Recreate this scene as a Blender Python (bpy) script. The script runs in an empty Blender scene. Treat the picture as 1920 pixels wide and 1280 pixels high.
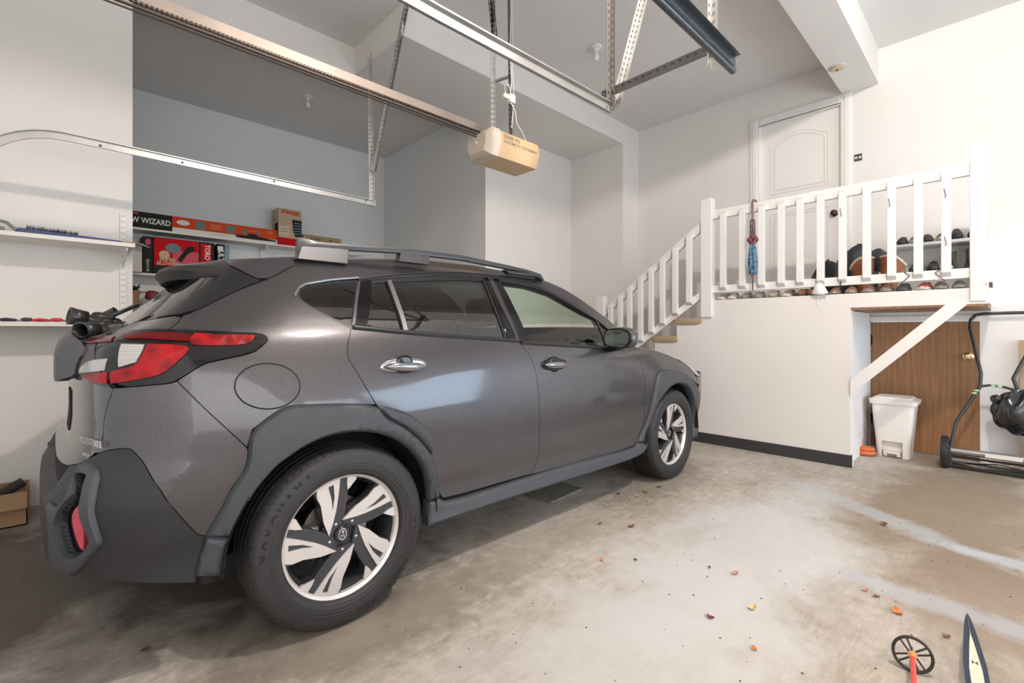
import bpy, math, random
import numpy as np
from mathutils import Vector, Matrix, geometry
R = math.radians
scene = bpy.context.scene
COL = scene.collection

# ------------------------------------------------------------------ camera
cam_d = bpy.data.cameras.new('camera')
cam = bpy.data.objects.new('camera', cam_d); COL.objects.link(cam)
cam_d.sensor_width = 36.0
cam_d.lens = 889.4 / 1920 * 36
cam_d.shift_y = -18.5 / 1920
cam_d.clip_start = 0.02
cam.location = (0, 0, 1.152)
cam.rotation_euler = (R(90), 0, -R(90 - 46.08))
scene.camera = cam

# ------------------------------------------------------------------ exposure
vs = scene.view_settings
vs.view_transform = 'Standard'; vs.look = 'None'; vs.exposure = 0.0; vs.gamma = 1.0
vs.use_curve_mapping = False

# ------------------------------------------------------------------ world
w = bpy.data.worlds.new('world'); scene.world = w; w.use_nodes = True
bg = w.node_tree.nodes['Background']
bg.inputs[0].default_value = (0.80, 0.88, 1.0, 1); bg.inputs[1].default_value = 0.8

# ------------------------------------------------------------------ large lights
def area(name, loc, target, sx, sy, power, color):
    d = bpy.data.lights.new(name, 'AREA'); d.shape = 'RECTANGLE'
    d.size = sx; d.size_y = sy; d.energy = power; d.color = color
    o = bpy.data.objects.new(name, d); COL.objects.link(o)
    o.location = loc
    o.rotation_euler = (Vector(target) - Vector(loc)).to_track_quat('-Z', 'Y').to_euler()
    return o
WARM = (1.0, 0.905, 0.83); COOL = (0.80, 0.90, 1.0)
BULB = (1.9, -0.30, 3.86)
# ceiling bulb of the neighbouring bay: the strong warm light
bd = bpy.data.lights.new('bay_bulb_light', 'POINT'); bd.energy = 300; bd.color = WARM; bd.shadow_soft_size = 0.07
bo = bpy.data.objects.new('bay_bulb_light', bd); COL.objects.link(bo); bo.location = BULB
# daylight through the garage door windows and the side window, plus an added fill
area('door_daylight', (-0.75, 1.6, 1.55), (3.0, 2.2, 1.2), 4.5, 1.9, 14, COOL)
area('side_window_daylight', (4.2, -2.9, 1.25), (3.2, 1.7, .7), 2.6, 1.7, 120, (.60, .79, 1.0))
area('ceiling_fill', (1.2, -2.9, 1.8), (2.8, 3.2, 3.2), 5.0, 2.4, 120, (0.95, 0.975, 1.0))  # added upward fill that brightens ceiling and alcove, no real source
# ------------------------------------------------------------------ helpers
MATS = {}
def mat(name, col, rough=0.5, metal=0.0, coat=0.0, spec=0.5, bump=0.0, bscale=60, emit=None, alpha=None, noise=0.0, nscale=8.0, sheen=0.0):
    if name in MATS: return MATS[name]
    m = bpy.data.materials.new(name); m.use_nodes = True
    nt = m.node_tree; b = nt.nodes['Principled BSDF']
    b.inputs['Base Color'].default_value = (*col, 1)
    b.inputs['Roughness'].default_value = rough
    b.inputs['Metallic'].default_value = metal
    b.inputs['Coat Weight'].default_value = coat
    b.inputs['Coat Roughness'].default_value = 0.03
    b.inputs['Specular IOR Level'].default_value = spec
    if emit: 
        b.inputs['Emission Color'].default_value = (*emit[0], 1); b.inputs['Emission Strength'].default_value = emit[1]
    tc = nt.nodes.new('ShaderNodeTexCoord')
    if noise > 0:
        n = nt.nodes.new('ShaderNodeTexNoise'); n.inputs['Scale'].default_value = nscale; n.inputs['Detail'].default_value = 6
        nt.links.new(tc.outputs['Object'], n.inputs['Vector'])
        mx = nt.nodes.new('ShaderNodeMix'); mx.data_type = 'RGBA'
        mx.inputs['A'].default_value = (*[c * (1 - noise) for c in col], 1)
        mx.inputs['B'].default_value = (*[min(1, c * (1 + noise)) for c in col], 1)
        nt.links.new(n.outputs['Fac'], mx.inputs['Factor']); nt.links.new(mx.outputs['Result'], b.inputs['Base Color'])
    if bump > 0:
        n2 = nt.nodes.new('ShaderNodeTexNoise'); n2.inputs['Scale'].default_value = bscale; n2.inputs['Detail'].default_value = 4
        nt.links.new(tc.outputs['Object'], n2.inputs['Vector'])
        bp = nt.nodes.new('ShaderNodeBump'); bp.inputs['Strength'].default_value = bump; bp.inputs['Distance'].default_value = 0.004
        nt.links.new(n2.outputs['Fac'], bp.inputs['Height']); nt.links.new(bp.outputs['Normal'], b.inputs['Normal'])
    MATS[name] = m
    return m

def ramp(nt, fac, stops):
    r = nt.nodes.new('ShaderNodeValToRGB'); e = r.color_ramp.elements
    while len(e) < len(stops): e.new(0.5)
    for k, (p, c) in enumerate(stops):
        e[k].position = p; e[k].color = (*c, 1) if len(c) == 3 else c
    nt.links.new(fac, r.inputs['Fac']); return r.outputs['Color']

def glass_mat(name, tint, rough=0.0, refl=1.5):
    if name in MATS: return MATS[name]
    m = bpy.data.materials.new(name); m.use_nodes = True; nt = m.node_tree
    for n in list(nt.nodes):
        if n.type == 'BSDF_PRINCIPLED': nt.nodes.remove(n)
    out = [n for n in nt.nodes if n.type == 'OUTPUT_MATERIAL'][0]
    tr = nt.nodes.new('ShaderNodeBsdfTransparent'); tr.inputs['Color'].default_value = (*tint, 1)
    gl = nt.nodes.new('ShaderNodeBsdfGlossy'); gl.inputs['Roughness'].default_value = rough
    fr = nt.nodes.new('ShaderNodeFresnel'); fr.inputs['IOR'].default_value = refl
    mx = nt.nodes.new('ShaderNodeMixShader')
    nt.links.new(fr.outputs[0], mx.inputs[0]); nt.links.new(tr.outputs[0], mx.inputs[1]); nt.links.new(gl.outputs[0], mx.inputs[2])
    nt.links.new(mx.outputs[0], out.inputs['Surface'])
    MATS[name] = m; return m

class MB:
    def __init__(s): s.v = []; s.f = []; s.m = []
    def add(s, V, F, mi=0, M=None):
        o = len(s.v)
        for p in V:
            p = Vector(p)
            if M is not None: p = M @ p
            s.v.append(tuple(p))
        for f in F: s.f.append(tuple(i + o for i in f)); s.m.append(mi)
        return s
    def bb(s, x0, x1, y0, y1, z0, z1, mi=0, M=None):
        V = [(x, y, z) for x in (x0, x1) for y in (y0, y1) for z in (z0, z1)]
        F = [(0,1,3,2),(4,6,7,5),(0,4,5,1),(2,3,7,6),(0,2,6,4),(1,5,7,3)]
        return s.add(V, F, mi, M)
    def beam(s, a, b, wd, ht, up=(0,0,1), mi=0):
        a = Vector(a); b = Vector(b); d = b - a; L = d.length; d.normalize()
        u = Vector(up); sd = d.cross(u)
        if sd.length < 1e-4: sd = d.cross(Vector((1, 0, 0)))
        sd.normalize(); u = sd.cross(d)
        M = Matrix((( d.x, sd.x, u.x, a.x), (d.y, sd.y, u.y, a.y), (d.z, sd.z, u.z, a.z), (0,0,0,1)))
        return s.bb(0, L, -wd/2, wd/2, -ht/2, ht/2, mi, M)
    def tube(s, pts, r, n=10, mi=0, cap=True, closed=False):
        P = [Vector(p) for p in pts]; k = len(P); rr = r if isinstance(r, (list, tuple)) else [r] * k
        V = []; prev = None
        for i, p in enumerate(P):
            if closed: t = P[(i + 1) % k] - P[i - 1]
            else: t = P[min(i + 1, k - 1)] - P[max(i - 1, 0)]
            t.normalize()
            if prev is None:
                a = t.orthogonal().normalized()
            else:
                a = prev - t * prev.dot(t)
                a = a.normalized() if a.length > 1e-6 else t.orthogonal().normalized()
            prev = a; b = t.cross(a)
            for j in range(n):
                an = 2 * math.pi * j / n
                V.append(p + (a * math.cos(an) + b * math.sin(an)) * rr[i])
        F = []
        for i in range(k if closed else k - 1):
            i2 = (i + 1) % k
            for j in range(n):
                F.append((i*n + j, i*n + (j+1) % n, i2*n + (j+1) % n, i2*n + j))
        if cap and not closed:
            F.append(tuple(range(n - 1, -1, -1))); F.append(tuple((k-1)*n + j for j in range(n)))
        return s.add(V, F, mi)
    def lathe(s, prof, n=32, M=None, mi=0, cap=False, a0=0, a1=2*math.pi):
        # prof: (r, z) about Z
        V = []; full = abs(a1 - a0 - 2*math.pi) < 1e-6; m = n if full else n + 1
        for (r, z) in prof:
            for j in range(m):
                a = a0 + (a1 - a0) * j / n
                V.append((r*math.cos(a), r*math.sin(a), z))
        F = []
        for i in range(len(prof) - 1):
            for j in range(n):
                j2 = (j + 1) % m
                F.append((i*m + j, i*m + j2, (i+1)*m + j2, (i+1)*m + j))
        if cap:
            F.append(tuple(range(m - 1, -1, -1))); F.append(tuple((len(prof)-1)*m + j for j in range(m)))
        return s.add(V, F, mi, M)
    def prism(s, poly, z0, z1, M=None, mi=0):
        n = len(poly)
        V = [(x, y, z0) for x, y in poly] + [(x, y, z1) for x, y in poly]
        F = [tuple(range(n - 1, -1, -1)), tuple(range(n, 2*n))] + [(i, (i+1) % n, n + (i+1) % n, n + i) for i in range(n)]
        return s.add(V, F, mi, M)
    def blob(s, c, r, seed=0, amp=0.15, nu=20, nv=12, M=None, mi=0, p=2.0):
        # superellipsoid with lumps
        rnd = random.Random(seed); ph = [rnd.uniform(0, 6.28) for _ in range(6)]; V = []
        for i in range(nv + 1):
            th = math.pi * i / nv - math.pi/2
            for j in range(nu):
                a = 2*math.pi*j/nu
                sg = lambda v: math.copysign(abs(v) ** (2/p), v)
                d = 1 + amp * (math.sin(3*a + ph[0] + 2*th) * .5 + math.sin(5*a + ph[1] - 3*th) * .3 + math.sin(4*th + ph[2] + a) * .4)
                V.append((c[0] + r[0]*d*sg(math.cos(th))*sg(math.cos(a)), c[1] + r[1]*d*sg(math.cos(th))*sg(math.sin(a)), c[2] + r[2]*d*sg(math.sin(th))))
        F = [(i*nu + j, i*nu + (j+1) % nu, (i+1)*nu + (j+1) % nu, (i+1)*nu + j) for i in range(nv) for j in range(nu)]
        return s.add(V, F, mi, M)
    def build(s, name, mats, parent=None, smooth=False, bevel=0.0, seg=2, auto=35):
        me = bpy.data.meshes.new(name); me.from_pydata([tuple(v) for v in s.v], [], s.f)
        if not isinstance(mats, (list, tuple)): mats = [mats]
        for m in mats: me.materials.append(m)
        me.polygons.foreach_set('material_index', s.m)
        me.validate(); me.update()
        o = bpy.data.objects.new(name, me); COL.objects.link(o)
        if parent is not None: o.parent = parent
        if bevel > 0:
            b = o.modifiers.new('bevel', 'BEVEL'); b.width = bevel; b.segments = seg; b.limit_method = 'ANGLE'; b.angle_limit = R(40)
            smooth = True
        if smooth:
            me.polygons.foreach_set('use_smooth', [True] * len(me.polygons))
            try: me.set_sharp_from_angle(angle=R(auto))
            except Exception: pass
        return o

def empty(name, loc=(0, 0, 0), rz=0.0):
    o = bpy.data.objects.new(name, None); COL.objects.link(o); o.location = loc; o.rotation_euler = (0, 0, rz)
    o.empty_display_size = 0.1
    return o
def tag(o, label=None, cat=None, group=None, kind=None):
    if label: o['label'] = label
    if cat: o['category'] = cat
    if group: o['group'] = group
    if kind: o['kind'] = kind
    return o
def copy_tree(o, parent=None):
    c = o.copy(); COL.objects.link(c); c.parent = parent
    for ch in [x for x in COL.objects if x.parent == o]: copy_tree(ch, c)
    return c
def text_mesh(body, size, M, m, name='lettering', parent=None, ext=0.0006, font_bold=0.0, align='CENTER', sx=1.0):
    cu = bpy.data.curves.new('t', 'FONT'); cu.body = body; cu.size = size; cu.extrude = ext; cu.offset = font_bold
    cu.align_x = align; cu.align_y = 'CENTER'; cu.resolution_u = 3
    o = bpy.data.objects.new('t', cu); COL.objects.link(o)
    bpy.context.view_layer.update()
    me = bpy.data.meshes.new_from_object(o.evaluated_get(bpy.context.evaluated_depsgraph_get()))
    bpy.data.objects.remove(o); bpy.data.curves.remove(cu)
    V = [M @ Vector((v.co.x * sx, v.co.y, v.co.z)) for v in me.vertices]; F = [tuple(p.vertices) for p in me.polygons]
    bpy.data.meshes.remove(me)
    return MB().add(V, F).build(name, m, parent) if name else (V, F)
def frame(o, ax, ay):
    ax = Vector(ax).normalized(); az = ax.cross(Vector(ay)).normalized(); ay = az.cross(ax)
    return Matrix(((ax.x, ay.x, az.x, o[0]), (ax.y, ay.y, az.y, o[1]), (ax.z, ay.z, az.z, o[2]), (0, 0, 0, 1)))
def chaikin(P, it=2, keep=130):
    P = [Vector((p[0], p[1])) for p in P]
    for _ in range(it):
        Q = []; n = len(P)
        for i in range(n):
            a, b, c = P[i - 1], P[i], P[(i + 1) % n]
            u = a - b; v = c - b
            ang = math.degrees(u.angle(v)) if u.length > 1e-6 and v.length > 1e-6 else 180
            if ang < keep: Q.append(b)
            else: Q.append(b + u * .25); Q.append(b + v * .25)
        P = Q
    return [(p.x, p.y) for p in P]
# ------------------------------------------------------------------ room
def wall_mat(name='wall_paint', col=(0.80, 0.765, 0.73)):
    m = mat(name, col, rough=0.75, bump=0.12, bscale=90)
    nt = m.node_tree; b = nt.nodes['Principled BSDF']; tc = [n for n in nt.nodes if n.type == 'TEX_COORD'][0]
    n = nt.nodes.new('ShaderNodeTexNoise'); n.inputs['Scale'].default_value = 0.8; n.inputs['Detail'].default_value = 5
    nt.links.new(tc.outputs['Object'], n.inputs['Vector'])
    c = ramp(nt, n.outputs['Fac'], [(0.3, tuple(x * .95 for x in col)), (0.7, tuple(min(1, x * 1.03) for x in col))])
    nt.links.new(c, b.inputs['Base Color']); return m
WALL = wall_mat(); CEIL = wall_mat('ceiling_paint', (0.74, 0.715, 0.69))
TRIM = mat('white_trim_paint', (0.82, 0.80, 0.775), rough=0.5, bump=0.08, bscale=40, noise=0.04, nscale=5)
def floor_mat():
    m = bpy.data.materials.new('concrete_floor'); m.use_nodes = True; nt = m.node_tree; b = nt.nodes['Principled BSDF']
    L = nt.links.new; N = nt.nodes.new
    tc = N('ShaderNodeTexCoord')
    def noise(scale, det=6, dist=0.0, sc=(1, 1, 1), rot=0):
        mp = N('ShaderNodeMapping'); mp.inputs['Scale'].default_value = sc; mp.inputs['Rotation'].default_value = (0, 0, rot)
        n = N('ShaderNodeTexNoise'); n.inputs['Scale'].default_value = scale; n.inputs['Detail'].default_value = det; n.inputs['Distortion'].default_value = dist
        n.inputs['Roughness'].default_value = 0.62
        L(tc.outputs['Object'], mp.inputs['Vector']); L(mp.outputs['Vector'], n.inputs['Vector']); return n.outputs['Fac']
    base = ramp(nt, noise(1.1, 8, 0.6), [(0.32, (0.40, 0.355, 0.30)), (0.5, (0.50, 0.455, 0.40)), (0.68, (0.60, 0.565, 0.52))])
    fine = ramp(nt, noise(14, 8, 0.3), [(0.3, (0.80, 0.79, 0.77)), (0.7, (1.08, 1.07, 1.06))])
    grit = ramp(nt, noise(170, 3), [(0.30, (0.72, 0.70, 0.68)), (0.5, (1, 1, 1)), (0.75, (1.1, 1.1, 1.1))])
    streak = ramp(nt, noise(5, 6, 1.5, (1, 5, 1), R(-20)), [(0.42, (0.86, 0.83, 0.80)), (0.62, (1.03, 1.03, 1.03))])
    def mul(a, c, f=1.0):
        x = N('ShaderNodeMix'); x.data_type = 'RGBA'; x.blend_type = 'MULTIPLY'; x.inputs['Factor'].default_value = f
        L(a, x.inputs['A']); L(c, x.inputs['B']); return x.outputs['Result']
    c = mul(mul(mul(base, fine), grit, .8), streak, .8)
    # oily drip stains, brown dirt gathered around the parked tyres, painted light and shade
    def spot(x, y, rx, ry, col, amt, sc=9.0, rot=0.0):
        nonlocal c
        mp = N('ShaderNodeMapping'); mp.vector_type = 'TEXTURE'; mp.inputs['Location'].default_value = (x, y, 0); mp.inputs['Scale'].default_value = (rx, ry, 50); mp.inputs['Rotation'].default_value = (0, 0, rot)
        L(tc.outputs['Object'], mp.inputs['Vector'])
        ln = N('ShaderNodeVectorMath'); ln.operation = 'LENGTH'; L(mp.outputs['Vector'], ln.inputs[0])
        nz = noise(sc, 5, 0.5)
        ad = N('ShaderNodeMath'); ad.operation = 'MULTIPLY_ADD'; ad.inputs[1].default_value = 1.5; L(nz, ad.inputs[0]); L(ln.outputs['Value'], ad.inputs[2])
        rr = N('ShaderNodeMapRange'); rr.inputs['From Min'].default_value = 1.75; rr.inputs['From Max'].default_value = 1.2; rr.inputs['To Max'].default_value = amt
        L(ad.outputs[0], rr.inputs['Value'])
        x_ = N('ShaderNodeMix'); x_.data_type = 'RGBA'; L(rr.outputs['Result'], x_.inputs['Factor']); L(c, x_.inputs['A']); x_.inputs['B'].default_value = (*col, 1)
        c = x_.outputs['Result']
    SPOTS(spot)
    L(c, b.inputs['Base Color'])
    rg = N('ShaderNodeMapRange'); L(noise(3, 5), rg.inputs['Value']); rg.inputs['To Min'].default_value = 0.55; rg.inputs['To Max'].default_value = 0.85
    L(rg.outputs['Result'], b.inputs['Roughness'])
    bp = N('ShaderNodeBump'); bp.inputs['Strength'].default_value = 0.25; bp.inputs['Distance'].default_value = 0.004
    L(noise(60, 6), bp.inputs['Height']); L(bp.outputs['Normal'], b.inputs['Normal'])
    return m
def SPOTS(spot):
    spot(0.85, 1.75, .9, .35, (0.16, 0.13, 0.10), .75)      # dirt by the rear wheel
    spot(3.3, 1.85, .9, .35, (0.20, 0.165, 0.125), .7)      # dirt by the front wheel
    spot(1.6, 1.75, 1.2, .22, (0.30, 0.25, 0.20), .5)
    spot(0.5, 3.2, 1.9, 1.5, (0.085, 0.065, 0.05), .92, 3)    # grime behind the car, darkened to paint in the shade there
    spot(4.2, 0.25, 2.0, .75, (0.23, 0.17, 0.11), .88, 2)   # tan area on the right
    spot(2.9, 0.05, .9, .3, (0.23, 0.17, 0.115), .8, 3)
    spot(2.7, 0.95, 1.5, .55, (0.57, 0.56, 0.545), .75, 2.5) # pale middle of the floor
    spot(1.6, 0.9, 1.2, .5, (0.56, 0.545, 0.525), .7, 2.5)
    spot(3.75, 0.60, .95, .12, (0.44, 0.465, 0.49), .6, 7, R(58))  # bluish bands of light painted into the concrete colour
    spot(3.42, -.05, .5, .10, (0.47, 0.50, 0.54), .6, 7, R(80))  # near end of the painted light band
    spot(2.68, 0.15, .7, .10, (0.42, 0.44, 0.47), .55, 7, R(84))  # second light band, painted the same way
XB, YL, HC = 5.88, 4.45, 3.95
def S_(o): tag(o, kind='structure'); return o
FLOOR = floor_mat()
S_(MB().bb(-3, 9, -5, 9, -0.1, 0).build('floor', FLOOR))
S_(MB().bb(-3, 9, -5, 9, HC, HC + .1).build('ceiling', CEIL))
# left wall with storage alcove behind it
w = MB()
w.bb(-1.2, .41, YL, YL + .14, 0, HC)
w.bb(3.83, 5.5, YL, YL + .14, 0, HC)
w.bb(.41, 3.83, YL, YL + .14, 3.66, HC)
w.bb(5.5, XB, 3.56, YL + .14, 0, HC)
S_(w.build('wall_left', WALL))
w = MB(); w.bb(.27, 3.97, 6.96, 7.1, 0, HC); w.bb(.27, .41, YL + .14, 6.96, 0, HC); w.bb(3.83, 3.97, YL + .14, 6.96, 0, HC)
S_(w.build('wall_alcove', mat('alcove_paint', (0.80, 0.80, 0.79), rough=.8, bump=.12, bscale=90)))
S_(MB().bb(2.13, 5.5, 3.56, YL, 3.68, HC).build('trim_1', WALL))           # dropped soffit box
S_(MB().bb(-1.2, XB, .865, 1.165, 3.61, HC).build('trim_2', WALL))         # ceiling beam
# back wall, with door opening over the landing
DX0, DX1, DZ0, DZ1 = 1.175, 1.985, 1.474, 3.525
w = MB()
w.bb(XB, XB + .14, DX1, 3.56, 0, HC); w.bb(XB, XB + .14, .93, DX0, 1.474, HC)
w.bb(XB, XB + .14, DX0, DX1, DZ1, HC); w.bb(XB, XB + .14, .93, DX1, 0, DZ0)
w.bb(XB, XB + .14, .15, .93, 1.26, HC); w.bb(XB, XB + .14, -5, .15, 0, HC)
S_(w.build('wall_back', WALL))
S_(MB().bb(-1.3, -1.2, -5, YL, 0, HC).build('wall_front', WALL))
S_(MB().bb(-1.2, XB, -3.1, -3.0, 0, HC).build('wall_right', mat('side_wall_paint', (0.62, 0.60, 0.57), rough=.8)))
# upper door
PV = 5.8800
dm = mat('door_paint', (0.84, 0.81, 0.775), rough=.42, bump=.03)
d = MB(); X = XB + .05
d.bb(X, X + .04, DX0, DX1, DZ0, DZ1)
door1 = S_(d.build('door_1', dm, bevel=.002))
def ring_prism(mb, outer, inner, x0, x1):
    n = len(outer)
    V = [(x0, y, z) for y, z in outer] + [(x0, y, z) for y, z in inner] + [(x1, y, z) for y, z in outer] + [(x1, y, z) for y, z in inner]
    F = []
    for i in range(n):
        j = (i + 1) % n
        F += [(i, j, n + j, n + i), (2*n + i, 3*n + i, 3*n + j, 2*n + j), (i, 2*n + i, 2*n + j, j), (n + i, n + j, 3*n + j, 3*n + i)]
    mb.add(V, F)
def arch_panel(y0, y1, z0, z1, rise, ins):
    def loop(i):
        a, b, c, e = y0 + i, y1 - i, z0 + i, z1 - i
        top = [(b + (a - b) * t, e + (0 if rise == 0 else (1 - (2*t - 1) ** 2) * rise)) for t in np.linspace(0, 1, 13)]
        return [(a, c), (b, c)] + top
    return loop(0), loop(ins)
pm = MB()
for (z0, z1, rise) in ((2.72, 3.28, .10), (1.62, 2.50, 0)):
    for ins in (0, .03):
        o, i = arch_panel(DX0 + .12 + ins, DX1 - .12 - ins, z0 + ins, z1 - ins, rise, .012)
        ring_prism(pm, o, i, X - .008, X + .002)
    a = arch_panel(DX0 + .165, DX1 - .165, z0 + .045, z1 - .045, rise, .01)[0]
    n = len(a); pm.add([(X - .006, y, z) for y, z in a] + [(X + .002, y, z) for y, z in a], [tuple(range(n)), tuple(range(2*n - 1, n - 1, -1))] + [(i, n + i, n + (i+1) % n, (i+1) % n) for i in range(n)])
pm.build('door_panel', dm, door1)
k = MB()
Mk = Matrix.Translation((X, DX0 + .07, 2.40)) @ Matrix.Rotation(R(-90), 4, 'Y')
k.lathe([(0, 0), (.033, 0), (.033, .006), (.013, .012), (.012, .03), (.026, .038), (.03, .052), (.024, .066), (0, .07)], 20, Mk)
k.build('door_handle', mat('dark_bronze', (0.06, 0.045, 0.035), .35, .9), door1, smooth=True)
c = MB(); cw = .085
for (a, b, z0, z1) in ((DX1, DX1 + cw, DZ0, DZ1 + cw), (DX0 - cw, DX0, DZ0, DZ1 + cw), (DX0, DX1, DZ1, DZ1 + cw)):
    c.bb(XB - .018, XB + .004, a, b, z0, z1)
    c.bb(XB - .026, XB, a + .012, b - .03, z0, z1 - .012)
c.bb(XB, XB + .09, DX1 - .012, DX1, DZ0, DZ1); c.bb(XB, XB + .09, DX0, DX0 + .012, DZ0, DZ1); c.bb(XB, XB + .09, DX0, DX1, DZ1 - .012, DZ1)
S_(c.build('trim_3', TRIM, bevel=.002))
# small service door under the landing, wood grained
def wood_mat(name, c1, c2, sc=1.0):
    m = bpy.data.materials.new(name); m.use_nodes = True; nt = m.node_tree; b = nt.nodes['Principled BSDF']
    tc = nt.nodes.new('ShaderNodeTexCoord'); mp = nt.nodes.new('ShaderNodeMapping'); mp.inputs['Scale'].default_value = (6*sc, 6*sc, 0.75*sc)
    nt.links.new(tc.outputs['Object'], mp.inputs['Vector'])
    wv = nt.nodes.new('ShaderNodeTexWave'); wv.wave_type = 'BANDS'; wv.bands_direction = 'Y'; wv.inputs['Scale'].default_value = 1.1; wv.inputs['Distortion'].default_value = 9; wv.inputs['Detail'].default_value = 3; wv.inputs['Detail Scale'].default_value = 1.2
    nz = nt.nodes.new('ShaderNodeTexNoise'); nz.inputs['Scale'].default_value = 22; nz.inputs['Detail'].default_value = 6
    mp2 = nt.nodes.new('ShaderNodeMapping'); mp2.inputs['Scale'].default_value = (3*sc, 3*sc, .12*sc); nt.links.new(tc.outputs['Object'], mp2.inputs['Vector']); nt.links.new(mp2.outputs['Vector'], nz.inputs['Vector'])
    nt.links.new(mp.outputs['Vector'], wv.inputs['Vector'])
    mx = nt.nodes.new('ShaderNodeMath'); mx.operation = 'MULTIPLY_ADD'; mx.inputs[1].default_value = .16; nt.links.new(wv.outputs['Fac'], mx.inputs[0])
    m2 = nt.nodes.new('ShaderNodeMath'); m2.operation = 'MULTIPLY'; m2.inputs[1].default_value = .95; nt.links.new(nz.outputs['Fac'], m2.inputs[0]); nt.links.new(m2.outputs[0], mx.inputs[2])
    nt.links.new(ramp(nt, mx.outputs[0], [(.2, c1), (.8, c2)]), b.inputs['Base Color']); b.inputs['Roughness'].default_value = .45
    MATS[name] = m; return m
WOOD = wood_mat('brown_oak_veneer', (0.19, 0.085, 0.034), (0.36, 0.175, 0.072))
d2 = S_(MB().bb(XB + .0, XB + .035, .152, .925, 0.012, 1.245).build('door_2', WOOD, bevel=.002))
k = MB(); Mk = Matrix.Translation((XB, .225, .93)) @ Matrix.Rotation(R(-90), 4, 'Y')
k.lathe([(0, 0), (.036, 0), (.038, .005), (.03, .012), (.014, .016), (.013, .03), (.024, .038), (.026, .052), (.018, .062), (0, .064)], 20, Mk)
k.build('door_handle', mat('brass', (0.75, 0.60, 0.34), .25, 1), d2, smooth=True)
for z in (.24, 1.02): MB().bb(XB - .01, XB + .002, .915, .965, z, z + .1).build('hinge', mat('black_iron', (.02, .018, .016), .5, .6), d2, bevel=.003)
c = MB(); c.bb(XB - .02, XB + .01, .93, 1.02, 0, 1.27); c.bb(XB - .028, XB + .01, 1.03, 1.12, 0, 1.27)
c.bb(XB - .02, XB + .01, .15, 1.12, 1.25, 1.30)
S_(c.build('trim_4', TRIM, bevel=.002))
c = MB(); c.bb(XB - .012, XB + .002, -.6, .13, .70, .71)
# landing: deck, walls, stair stringer walls
LX, LY1, LYo, DZ = 4.87, 2.20, .905, 1.474
FASC = 1.355
st = MB()
run, rise = .262, .193
# stepped side wall (profile in Y,Z), thickness in X
prof = [(LYo, 0), (LYo, FASC), (0.08, FASC), (0.08, DZ), (LY1, DZ), (LY1, 1.30)]
y = LY1; z = 1.275
ys = [LY1 + .25, LY1 + .25 + run, LY1 + .25 + 2*run, LY1 + .25 + 3*run, LY1 + .25 + 4*run, LY1 + .25 + 5*run]
prof = [(LYo, 0), (LYo, FASC), (0.08, FASC), (0.08, DZ), (LY1, DZ)]
zt = DZ; yc = LY1
for q in range(6):
    zt -= rise; prof.append((yc, zt)); yc += run; prof.append((yc, zt))
prof.append((yc, 0))
def yz_prism(mb, P, x0, x1, mi=0):
    M = Matrix(((0, 0, 1, 0), (1, 0, 0, 0), (0, 1, 0, 0), (0, 0, 0, 1)))
    return mb.prism(P, x0, x1, M, mi)
def tri_prism(mb, P, x0, x1):
    # concave-safe prism through triangulation
    tri = geometry.tessellate_polygon([[Vector((p[0], p[1], 0)) for p in P]])
    n = len(P); V = [(x0, p[0], p[1]) for p in P] + [(x1, p[0], p[1]) for p in P]
    F = [tuple(t) for t in tri] + [tuple(n + i for i in reversed(t)) for t in tri] + [(i, (i+1) % n, n + (i+1) % n, n + i) for i in range(n)]
    mb.add(V, F)
tri_prism(st, prof, LX - .02, LX + .09)
S_(st.build('wall_landing', WALL))
S_(MB().bb(LX + .09, XB, .08, LY1, FASC + .02, DZ).build('floor_landing', TRIM))
S_(MB().bb(LX - .019, XB, .082, LYo - .002, FASC - .018, FASC + .001).build('trim_5', wood_mat('plywood_edge', (0.16, 0.075, 0.035), (0.32, 0.17, 0.09))))
S_(MB().bb(LX - .012, LX + .0, LYo + .0, 2.6, 1.2, 1.21).build('trim_6', TRIM)) if False else None
# under-landing side lining, slightly set back
u = MB(); u.bb(LX + .09, XB - .03, LYo + .03, LYo + .12, 0, FASC - .02)
S_(u.build('wall_under_landing', WALL))
# stairs
CARPET = mat('tan_carpet', (0.47, 0.35, 0.21), rough=1, bump=1.0, bscale=400, noise=.45, nscale=350)
t = MB(); zt = DZ; yc = LY1
for q in range(6):
    zt -= rise
    t.bb(LX + .09, XB, yc, yc + run, 0, zt)
    yc += run
S_(t.build('stairs', WALL))
# baseboards
BB = mat('black_rubber_base', (.035, .033, .035), rough=.7, noise=.5, nscale=60)
b = MB(); b.bb(LX - .028, LX - .02, LYo - .003, 3.9, 0, .105); b.bb(LX - .028, LX + .01, LYo - .008, LYo, 0, .105)
S_(b.build('baseboard_landing', BB, bevel=.003))
# windows with daylight in the right-hand wall and the sectional doors, behind the camera
GLOW = mat('window_daylight', (1, 1, 1), emit=((.75, .88, 1.0), 5.0))
wn = MB().bb(1.95, 3.15, -3.0, -2.985, .95, 1.75).build('window_1', GLOW); S_(wn)
wf = MB()
for i in range(4): wf.bb(1.93 + i*.405, 1.965 + i*.405, -2.985, -2.96, .92, 1.78)
for z in (.92, 1.33, 1.75): wf.bb(1.93, 3.18, -2.985, -2.96, z, z + .035)
wf.build('window_frame', TRIM, wn)
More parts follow.
